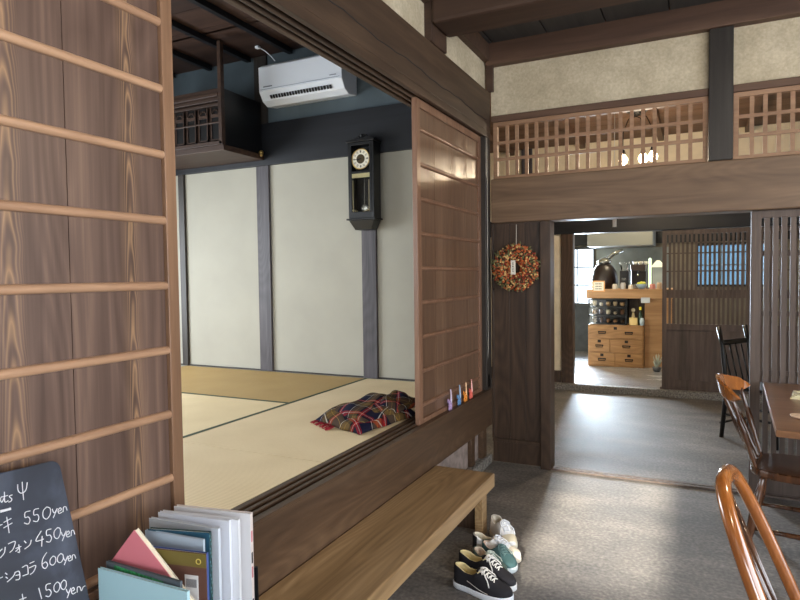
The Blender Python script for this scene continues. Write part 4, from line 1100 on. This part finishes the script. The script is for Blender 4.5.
# ================================================================== CHAIRS AND TABLE
def turned(p0, p1, r, k=1.0):
    p0, p1 = Vector(p0), Vector(p1); n = 24; pts_, rs = [], []
    prof = [(0, .55), (.08, .7), (.16, .95), (.2, .7), (.23, 1.15), (.26, .7), (.4, 1.0), (.55, 1.15), (.68, .95), (.74, .65), (.77, 1.1), (.8, .65), (.9, .8), (1, .5)]
    for i in range(n + 1):
        f = i / n; pts_.append(p0.lerp(p1, f))
        for (a, b_), (c, d_) in zip(prof, prof[1:]):
            if a <= f <= c: rs.append(r * (b_ + (d_ - b_) * (f - a) / (c - a))); break
    return pts_, rs
def windsor(label, loc, rz):
    """faces local +x; seat centre at the origin"""
    t = thing('dining_chair', label, 'chair', loc, rz, 'wooden dining chairs by the table')
    # seat: rounded plank
    pl = []
    for k in range(28):
        a = k * 2 * PI / 28; c, s_ = math.cos(a), math.sin(a)
        pl.append((.215 * math.copysign(abs(c) ** .6, c), (.205 + .02 * c) * math.copysign(abs(s_) ** .6, s_)))
    MB().prism(pl, .405, .445).build('seat', 'chair', t, .012)
    for sx in (-1, 1):
        for sy in (-1, 1):
            pts_, rs = turned((sx * .225, sy * .215, 0), (sx * .15, sy * .15, .41), .021)
            MB().tube(pts_, rs, 12).build('leg', 'chair', t, smooth=True)
    for sy in (-1, 1):
        MB().tube([(-.195, sy * .190, .16), (0, sy * .193, .16), (.195, sy * .190, .16)], [.009, .013, .009], 10).build('stretcher', 'chair', t, smooth=True)
    for sx in (-1, 1):
        MB().tube([(sx * .185, -.180, .22), (sx * .188, 0, .22), (sx * .185, .180, .22)], [.009, .013, .009], 10).build('stretcher', 'chair', t, smooth=True)
    xt = -.255; zt = .775
    for k in range(5):
        y = -.16 + k * .08
        curve = .10 * (1 - (y / .2) ** 2)
        pts_, rs = turned((-.175 - curve * .15, y * .9, .44), (xt - curve + .01, y * 1.12, zt), .014)
        MB().tube(pts_, rs, 10).build('spindle', 'chair', t, smooth=True)
    # curved crest rail, shaped with raised middle and round ears
    cr = MB(); rows = []
    n = 24
    for i in range(n + 1):
        f = -1 + 2 * i / n; y = f * .225; xc = xt - .105 * (1 - f * f) + .012
        top = .850 + .018 * math.cos(f * PI) - .03 * max(0, abs(f) - .8) / .2
        bot = .772 + .012 * math.cos(f * PI) + .025 * max(0, abs(f) - .8) / .2
        th = .011
        ln = .02
        rows.append([cr.bm.verts.new(p) for p in ((xc - th, y, bot), (xc + th, y, bot), (xc + th - ln, y, top), (xc - th - ln, y, top))])
    for i in range(n):
        for j in range(4): cr.bm.faces.new([rows[i][j], rows[i][(j + 1) % 4], rows[i + 1][(j + 1) % 4], rows[i + 1][j]])
    cr.bm.faces.new(rows[0]); cr.bm.faces.new(rows[-1][::-1])
    o = cr.build('crest_rail', 'honey', t, .005)
    return t
windsor('dark varnished spindle-back wooden chair with curved crest rail at the far end of table', (.465, 3.50, 0), math.radians(-9))

def hoop_chair():
    HC = dict(x=.30, y=1.60, rz=0.0)
    t = thing('dining_chair', 'glossy honey-brown chair with bent hoop back in the near right corner', 'chair', (.259 + .165 * math.cos(.166), 1.543 - .165 * math.sin(.166), 0), -.166, 'wooden dining chairs by the table')
    pl = []
    for k in range(28):
        a = k * 2 * PI / 28; c, s_ = math.cos(a), math.sin(a)
        pl.append((.215 * math.copysign(abs(c) ** .6, c), (.215 + .01 * c) * math.copysign(abs(s_) ** .6, s_)))
    MB().prism(pl, .405, .445).build('seat', 'chair', t, .012)
    for sx in (-1, 1):
        for sy in (-1, 1):
            pts_, rs = turned((sx * .225, sy * .215, 0), (sx * .15, sy * .15, .41), .021)
            MB().tube(pts_, rs, 12).build('leg', 'chair', t, smooth=True)
    for sy in (-1, 1):
        MB().tube([(-.195, sy * .190, .16), (0, sy * .193, .16), (.195, sy * .190, .16)], [.009, .013, .009], 10).build('stretcher', 'chair', t, smooth=True)
    MB().tube([(0, -.193, .16), (0, .193, .16)], [.011, .011], 10).build('stretcher', 'chair', t, smooth=True)
    def hp(a):   # a 0..pi from near foot over the top to the far foot
        y = -.175 * math.copysign(abs(math.cos(a)) ** .655, math.cos(a)); h = .49 * math.sin(a) ** .8
        return Vector((-.165 - h * LEAN, y, .44 + h))
    pts_ = [hp(PI * k / 48) for k in range(49)]
    MB().tube(pts_, [.020 - .003 * k / 48 for k in range(49)], 14, flat=.85, up=(1, 0, 0)).build('hoop', 'honey', t, smooth=True)
    for k in range(3):
        y = -.115 + k * .045; a = math.acos(max(-1, min(1, -math.copysign((abs(y * 1.2) / .175) ** (1 / .655), y)))); e = hp(a)
        MB().tube([(-.17, y * .8, .44), (Vector((-.17, y * .8, .44)) + e) / 2, e], [.006, .008, .005], 10).build('spindle', 'chair', t, smooth=True)
    return t
LEAN = .407
hoop_chair()

tb = thing('dining_table', 'brown wooden dining table with slab top at the right edge', 'table', (.8, 3.65, 0))
c0 = onZ(762, 381, .72); c1 = onZ(776, 430, .72)
poly = [(c1.x - .8, c1.y - 3.65), (1.25 - .8, 2.86 - 3.65), (1.25 - .8, 4.28 - 3.65), (c0.x - .8, 4.30 - 3.65)]
MB().prism(poly, .69, .72).build('table_top', 'table', tb, .003)
for x, y in ((-.16, -.35), (.3, -.4), (-.16, .45), (.3, .45)):
    bx(x - .03, x + .03, y - .03, y + .03, 0, .69).build('leg', 'black', tb, .003)
bx(-.16, .3, -.39, -.37, .60, .688).build('apron', 'black', tb)
p = onZ(798, 398, .72)
nk = thing('napkin_holder', 'small cream napkin bundle on the far part of the table', 'napkins', (p.x + .02, p.y, .7205))
for k in range(5): bx(-.05 + k * .004, .06, -.06, .03, .001 + k * .007, .0065 + k * .007, mat=Matrix.Rotation(.12 * k - .2, 4, 'Z')).build('folded_napkin', pc((236, 226, 184), .8), nk)
p = onZ(800, 418, .72)
tag(MB().lathe([(.02, 0), (.045, .004), (.05, .012), (.046, .012), (.018, .005)], (p.x + .01, p.y, .7205)).build('small_dish', pc((214, 186, 160), .4), smooth=True), 'small pale dish on the near part of the table', 'dish')

# black chair in the back room
bc = thing('dining_chair', 'black spindle-back wooden chair standing alone in the back room by the lattice door', 'chair', (.50, 5.80, 0), math.radians(-35), 'wooden dining chairs by the table')
bk = 'black'
MB().prism([(-.2, -.19), (.2, -.2), (.2, .2), (-.2, .19)], .42, .45).build('seat', bk, bc, .01)
for sx, sy in ((-1, -1), (-1, 1), (1, -1), (1, 1)):
    if sx < 0:
        MB().tube([(-.24, sy * .19, 0), (-.2, sy * .185, .43), (-.24, sy * .185, .76), (-.275, sy * .185, .93)], [.017, .02, .016, .018], 10).build('leg', bk, bc, smooth=True)
    else: MB().tube([(.22, sy * .19, 0), (.18, sy * .17, .43)], [.014, .018], 10).build('leg', bk, bc, smooth=True)
MB().tube([(-.25, -.185, .80), (-.285, 0, .79), (-.25, .185, .80)], [.014, .016, .014], 10, flat=1.5).build('crest_rail', bk, bc, smooth=True)
for k in range(4):
    y = -.12 + k * .08; MB().tube([(-.19, y, .44), (-.272, y, .79)], .007, 8).build('spindle', bk, bc, smooth=True)
for sy in (-1, 1): MB().tube([(-.235, sy * .188, .2), (.2, sy * .18, .2)], .01, 8).build('stretcher', bk, bc, smooth=True)
MB().tube([(-.25, -.188, .12), (-.25, .188, .12)], .01, 8).build('stretcher', bk, bc, smooth=True)

# ================================================================== PENDANT LAMP (back room)
pl_ = thing('pendant_lamp', 'black ceiling pendant with three glowing glass bulbs seen through the transom lattice', 'lamp', (-.49, 5.9, 2.86))
MB().lathe([(.09, .008), (.09, -.02), (.04, -.05), (.001, -.05)], seg=24).build('ceiling_rose', 'blackmetal', pl_)
sp = [(-.118, 0, -.44), (.05, .02, -.438), (.134, -.03, -.436)]
for i, (x, y, z) in enumerate(sp):
    a = i * 2.1 + .5
    MB().tube([(.03 * math.cos(a), .03 * math.sin(a), -.05), (x * .6, y, -.08), (x, y, -.2), (x, y, z + .07)], .004, 6).build('cord', 'blackmetal', pl_)
    MB().lathe([(.012, .09), (.016, .085), (.024, .05), (.018, .045)], (x, y, z)).build('socket', 'blackmetal', pl_)
    MB().lathe([(.012, .05), (.02, .04), (.038, .01), (.04, -.005), (.033, -.028), (.016, -.041), (.001, -.043)], (x, y, z)).build('bulb', 'bulb', pl_, smooth=True)
# light pull
p = onY(614.5, 219, 5.2)
tag(MB().tube([(p.x, 5.2, 2.92), (p.x, 5.2, 1.93), ], .003, 6).tube([(p.x, 5.2, 1.93), (p.x, 5.2, 1.77)], .016, 10).build('pull_cord', pc((232, 228, 220), .5)), 'white hanging pull cord with grip below the thick lintel', 'pull cord')

# ================================================================== KITCHEN CONTENTS
YC = 8.96; ZK = .08
ch = thing('drawer_chest', 'honey-coloured wooden drawer chest with iron pulls below the counter', 'chest', (-1.02, YC, ZK))
bx(-.37, .37, .012, .36, 0, .59).build('carcass', 'chest', ch, .003)
rows_ = [(.40, .575, [(-.355, .355)]), (.205, .39, [(-.355, -.075), (-.065, .355)]), (.02, .195, [(-.355, -.005), (.005, .355)])]
for z0, z1, cols_ in rows_:
    for a, b_ in cols_:
        d = bx(a, b_, 0, .012, z0, z1).build('drawer', 'chest', ch, .003)
        hs = [a + (b_ - a) * .25, a + (b_ - a) * .75] if b_ - a > .6 else [(a + b_) / 2]
        for hx in hs:
            zc = (z0 + z1) / 2 - .01
            MB().tube([(hx - .045, -.004, zc + .012), (hx - .045, -.02, zc - .01), (hx + .045, -.02, zc - .01), (hx + .045, -.004, zc + .012)], .006, 6).box(hx - .055, hx + .055, -.002, 0, zc + .005, zc + .022).build('pull', 'iron', d)
        bx((a + b_) / 2 - .022, (a + b_) / 2 + .022, -.003, -.0005, z1 - .05, z1 - .012).build('lock_plate', 'iron', d)
dc = thing('display_cabinet', 'small black-framed glass display cabinet full of wares on the chest', 'display cabinet', (-1.13, YC + .02, ZK + .592))
f = MB(); a, b_, h = -.26, .26, .36
for x in (a, b_ - .02): f.box(x, x + .02, 0, .02, 0, h).box(x, x + .02, .3, .32, 0, h)
for z in (0, .12, .24, h - .015): f.box(a, b_, 0, .02, z, z + .014).box(a + .02, b_ - .02, .02, .3, z, z + .008)
f.box(a, b_, .3, .32, 0, h).build('frame', 'black', dc)
bx(a + .02, b_ - .02, .006, .009, .014, h - .015).build('glass_pane', 'glass', dc)
rg = random.Random(11); pal = [(176, 142, 100), (120, 86, 58), (204, 178, 140), (90, 70, 56), (222, 206, 176), (150, 110, 74)]
for lv in range(3):
    for k in range(5):
        x = a + .07 + k * .094; z = .008 + lv * .12 + .0085; c = pal[rg.randrange(len(pal))]
        lbs = ['bottom', 'middle', 'top'][lv]; ps = ['leftmost', 'second from left', 'in the middle', 'second from right', 'rightmost'][k]
        rr_ = rg.uniform(.024, .034); hh = rg.uniform(.04, .085)
        cup = MB().lathe([(rr_ * .6, 0), (rr_, hh * .4), (rr_, hh * .8), (rr_ * .8, hh), (rr_ * .7, hh), (rr_ * .7, hh * .8)], (x - 1.13, YC + .02 + .12, ZK + .592 + z), 14)
        tag(cup.build('cup', pc(c, .4), smooth=True), 'small brown or cream cup on the %s shelf of the glass cabinet, %s' % (lbs, ps), 'cup', 'cups inside the glass cabinet')
# items right of the cabinet on the chest
def kt(name, mb, mat, label, cat, **k): return tag(mb.build(name, mat, **k), label, cat)
zc = ZK + .592
kt('paper_box', bx(-.84, -.735, YC + .03, YC + .12, zc, zc + .1), pc((226, 196, 130), .6), 'small cream cardboard box on the chest right of the glass cabinet', 'box')
bt = thing('bottle', 'dark bottle with yellow cap on the chest beside the cream box', 'bottle', (-.70, YC + .08, zc))
MB().lathe([(.03, 0), (.032, .12), (.012, .18), (.012, .21)], (0, 0, 0), 14).build('glass_body', pc((40, 60, 44), .2), bt, smooth=True)
MB().lathe([(.018, .21), (.018, .25), (.001, .25)], (0, 0, 0), 14).build('cap', pc((240, 214, 60), .4), bt)
fg_ = thing('paper_doll', 'cream paper doll ornament standing behind the cardboard box on the chest', 'ornament', (-.80, YC + .16, zc))
MB().lathe([(.035, 0), (.025, .1), (.012, .17)], seg=14).build('robe', pc((224, 206, 160), .6), fg_, smooth=True); MB().ball((0, 0, .2), .028, 12).build('head', pc((236, 222, 190), .6), fg_, smooth=True)
kt('glass_jar', MB().lathe([(.028, 0), (.03, .07), (.022, .085), (.022, .1)], (-.675, YC + .03, zc), 14), pc((190, 206, 214), .15), 'pale blue-white jar at the right front corner of the chest', 'jar', smooth=True)
# counter
ct = thing('counter', 'long wooden serving counter with thick front edge in the kitchen', 'counter', (-.9, 9.36, ZK))
bx(-.52, .62, -.35, .35, .96, 1.09).build('counter_top', 'counter', ct, .004)
bx(-.5, .6, .0, .04, 0, .96).build('front_panel', 'board_dark', ct)
bx(.255, .6, -.3, -.26, 0, .96).build('side_panel', 'counter', ct)
kt('label_card', bx(-.69, -.575, YC + .035, YC + .04, ZK + .90, ZK + .975), pc((206, 210, 214), .5), 'small white card hanging below the counter edge', 'card')
sg = thing('menu_sign', 'small square sign with orange border and white centre on the counter edge', 'sign', (-1.25, 8.985, 1.135))
bx(-.085, .085, 0, .008, 0, .155).build('sign_board', pc((226, 164, 96), .5), sg)
bx(-.07, .07, -.002, -.0002, .015, .14).build('paper_sheet', pc((240, 232, 214), .6), sg)
zz = MB()
for k in range(3):
    for j in range(4): zz.box(-.04 + j * .022, -.025 + j * .022, -.003, -.0021, .105 - k * .035, .118 - k * .035)
zz.build('sign_writing', pc((110, 96, 80)), sg)
zt = ZK + 1.0905
ro = thing('coffee_roaster', 'large black rounded coffee roaster with metal top on the counter', 'coffee roaster', (-1.22, 9.36, zt))
MB().lathe([(.17, 0), (.19, .05), (.19, .15), (.17, .25), (.12, .33), (.08, .36)], seg=28).build('drum', pc((30, 20, 20), .35), ro, smooth=True)
MB().lathe([(.09, .361), (.10, .40), (.07, .43), (.03, .45), (.001, .46)], seg=20).build('hopper', 'steel', ro, smooth=True)
MB().tube([(0, 0, .4), (.12, 0, .5), (.24, .1, .55)], .03, 12).build('pipe', 'steel', ro, smooth=True)
gr_ = thing('coffee_grinder', 'black coffee grinder with metal parts right of the roaster', 'coffee grinder', (-.93, 9.25, zt))
bx(-.06, .06, -.06, .08, 0, .26).build('body', pc((28, 24, 26), .35), gr_, .01); MB().lathe([(.04, .26), (.07, .36), (.07, .38)], seg=16).build('hopper', 'glass', gr_)
bx(-.03, .03, -.08, -.061, .12, .16).build('spout', 'steel', gr_)
es = thing('coffee_machine', 'dark espresso machine with chrome fittings and stacked white cups on top', 'coffee machine', (-.76, 9.36, zt))
bx(-.09, .11, -.12, .12, .0, .06).build('drip_tray', 'steel', es, .005); bx(-.09, .11, 0, .12, .06, .25).build('body', pc((50, 40, 38), .3), es, .008); bx(-.09, .11, -.12, .12, .25, .34).build('head', pc((60, 48, 42), .3), es, .008)
MB().tube([(.01, -.08, .25), (.01, -.08, .2), (.01, -.17, .19)], .014, 10).build('portafilter', 'steel', es, smooth=True)
for k in range(3): kt('cup', MB().lathe([(.018, 0), (.032, .02), (.034, .045), (.03, .045), (.02, .01)], (-.80 + k * .075, 9.36, zt + .3405), 14), pc((230, 224, 212), .3), ['white cup on the espresso machine, left one', 'white cup on the espresso machine, middle one', 'white cup on the espresso machine, right one'][k], 'cup', smooth=True)
kt('bowl', MB().lathe([(.03, 0), (.06, .03), (.075, .07), (.07, .07), (.03, .012)], (-.69, 9.08, zt), 18), pc((150, 172, 190), .3), 'blue-grey bowl holding lemons on the counter front', 'bowl', smooth=True)
for k, (dx, dy) in enumerate(((-.028, .0), (.028, .01), (0, -.022))):
    kt('lemon', MB().ball((-.69 + dx, 9.08 + dy, zt + .072 + .004 * k), .026, 12, (1.2, 1, 1)), pc((216, 214, 74), .5), ['yellow lemon in the bowl, left one', 'yellow lemon in the bowl, right one', 'yellow lemon in the bowl, front one'][k], 'lemon', smooth=True)
its = [(-1.04, 9.08, .035, .07, (206, 200, 190), 'small white cup left of the grey caddy on the counter front'), (-.93, 9.06, .035, .09, (190, 182, 176), 'grey tea caddy on the counter front'), (-.55, 9.1, .04, .07, (222, 150, 140), 'pink tin right of the lemon bowl'), (-.46, 9.08, .035, .09, (190, 160, 130), 'brown tin at the right end of the counter'), (-.83, 9.07, .03, .06, (226, 214, 196), 'cream cup between the grey caddy and the lemon bowl')]
for x, y, r_, h_, c, lb_ in its: kt('canister' if 'caddy' in lb_ or 'tin' in lb_ else 'cup', MB().lathe([(r_, 0), (r_, h_ * .8), (r_ * .85, h_ * .85), (r_ * .85, h_), (.001, h_)], (x, y, zt), 16), pc(c, .35), lb_, 'tin' if 'tin' in lb_ or 'caddy' in lb_ else 'cup')
rh = thing('range_hood', 'wide stainless steel range hood above the kitchen counter', 'range hood', (-1.0, 9.9, 0))
MB().hexa([(-.5, -.3, 1.80), (.42, -.3, 1.80), (.42, .5, 1.80), (-.5, .5, 1.80), (-.5, -.3, 2.14), (.42, -.3, 2.14), (.42, .5, 2.14), (-.5, .5, 2.14)]).build('canopy', pc((122, 122, 116), .5), rh, .004)
bx(-.2, .2, .1, .5, 2.14, 2.95).build('duct', 'steel', rh)
struct('trim_32', bx(-1.5, -.4, yk - .012, yk - .001, 1.1, 1.80), plain('steel_backsplash', (126, 132, 130), .4, .5, var=.2, vscale=3))
lt = thing('tube_lamp', 'upright pale green-white lit tube lamp at the right end of counter', 'lamp', (-.59, 9.22, zt))
MB().lathe([(.05, 0), (.05, .012), (.012, .02)], seg=16).build('base', 'steel', lt); MB().lathe([(.018, .02), (.018, .42), (.001, .43)], seg=12).build('tube', emis('lit_tube', (226, 246, 206), 1.2), lt)
ps_ = thing('paper_lantern', 'white house-shaped lantern on the right part of counter', 'lantern', (-.5, 9.5, zt))
MB().hexa([(-.07, -.07, 0), (.07, -.07, 0), (.07, .07, 0), (-.07, .07, 0), (-.07, -.07, .30), (.07, -.07, .30), (.07, .07, .30), (-.07, .07, .30)]).build('lantern_body', pc((176, 186, 190), .4), ps_)
MB().hexa([(-.1, -.1, .301), (.1, -.1, .301), (.1, .1, .301), (-.1, .1, .301), (-.02, -.02, .40), (.02, -.02, .40), (.02, .02, .40), (-.02, .02, .40)]).build('roof', pc((220, 222, 216), .4), ps_)
# small thing on the kitchen floor by the door
pk = onZ(655, 372, .08)
pt = thing('plant_pot', 'small pot of pale leaves on the kitchen floor beside the lattice door', 'plant pot', (pk.x + .02, 8.75, ZK))
MB().lathe([(.04, 0), (.06, .06), (.055, .06), (.04, .05)], seg=16).build('pot', pc((90, 92, 96), .5), pt, smooth=True)
g = MB(); rg = random.Random(5)
for k in range(14):
    a = rg.uniform(0, 6.28); h_ = rg.uniform(.1, .24); r_ = rg.uniform(.02, .07)
    g.tube([(0, 0, .05), (r_ * .5 * math.cos(a), r_ * .5 * math.sin(a), h_ * .6), (r_ * math.cos(a), r_ * math.sin(a), h_)], [.003, .01, .002], 5)
g.build('leaves', pc((176, 182, 170), .6), pt, smooth=True)

# ================================================================== LIGHTS
def area(name, loc, target, sx, sy, power, col, spread=PI):
    d = bpy.data.lights.new(name, 'AREA'); d.shape = 'RECTANGLE'; d.size = sx; d.size_y = sy; d.energy = power; d.color = col; d.spread = spread
    o = bpy.data.objects.new(name, d); COL.objects.link(o); o.location = loc
    o.rotation_euler = (Vector(target) - Vector(loc)).to_track_quat('-Z', 'Y').to_euler(); return o
def point(name, loc, power, col, r=.06):
    d = bpy.data.lights.new(name, 'POINT'); d.energy = power; d.color = col; d.shadow_soft_size = r
    o = bpy.data.objects.new(name, d); COL.objects.link(o); o.location = loc; return o
area('fill_right_opening', (3.36, .7, 1.4), (0, .7, 1.3), 4.4, 1.7, 100, (.86, .92, 1))  # fill light at an unseen opening added in the right wall
area('daylight_tatami_window', (-5.46, 2.35, 1.55), (-3, 2.1, .4), 2.6, 1.6, 115, (.90, .95, 1))
area('daylight_kitchen_window', (-2.0, yk - .07, 1.35), (-.3, 6.2, .2), 1.0, .85, 150, (.72, .86, 1), 1.6)
area('daylight_kitchen_right_window', (.5, yk - .07, 1.5), (.4, 8, 1.0), .9, .55, 14, (.8, .9, 1))
for i, (x, y, z) in enumerate(sp): point('bulb_light', (-.49 + x, 5.9 + y, 2.86 + z - .07), 13, (1, .82, .60), .04)
# unseen warm pendant lamps, added over the seats to light the room from above
for i, (x, y, lb_) in enumerate(((1.35, 2.2, 'added unseen conical metal lamp above the dining table'), (.75, .15, 'added unseen conical metal lamp behind the viewpoint'))):
    L_ = thing('added_hanging_lamp', lb_, 'lamp', (x, y, 2.35))
    MB().lathe([(.02, .12), (.05, .10), (.15, 0), (.148, 0), (.048, .095)], seg=28).build('lamp_shade', 'blackmetal', L_, smooth=True)
    MB().tube([(0, 0, .12), (0, 0, .70)], .004, 6).build('cord', 'blackmetal', L_)
    MB().ball((0, 0, .03), .03, 14).build('bulb', 'bulb', L_, smooth=True)
    point('added_lamp_light', (x, y, 2.32), 38, (1, .82, .60), .05)
area('fill_tatami_front', (-3.2, -.52, 1.5), (-3.0, 3.0, .5), 2.6, 1.5, 46, (.88, .94, 1))  # added fill that brightens the air conditioner and mats
area('fill_rear', (1.6, -2.48, 1.3), (-.6, 2.0, .6), 2.2, 1.8, 110, (.88, .94, 1))  # added fill for the book covers, in front of the glowing rear screen
point('kitchen_light', (-.7, 9.0, 2.6), 40, (1, .86, .62), .1)
sun = bpy.data.lights.new('sun', 'SUN'); sun.energy = 16; sun.angle = math.radians(1.6); sun.color = (1, .93, .80)
so = bpy.data.objects.new('sun', sun); COL.objects.link(so)
wc = Vector(((W0 + W1) / 2, -2.63, (Z0 + Z1) / 2)); tg_ = Vector((-.47, 3.6, 0))
so.rotation_euler = (tg_ - wc).to_track_quat('-Z', 'Y').to_euler(); so.location = wc + Vector((0, -3, 2))
wd = bpy.data.worlds.new('world'); S.world = wd; wd.use_nodes = True
bg = wd.node_tree.nodes['Background']; bg.inputs[0].default_value = (.80, .90, 1, 1); bg.inputs[1].default_value = 2.2

S.view_settings.view_transform = 'Standard'; S.view_settings.look = 'None'; S.view_settings.gamma = 1; S.view_settings.use_curve_mapping = False
S.view_settings.exposure = 0.35
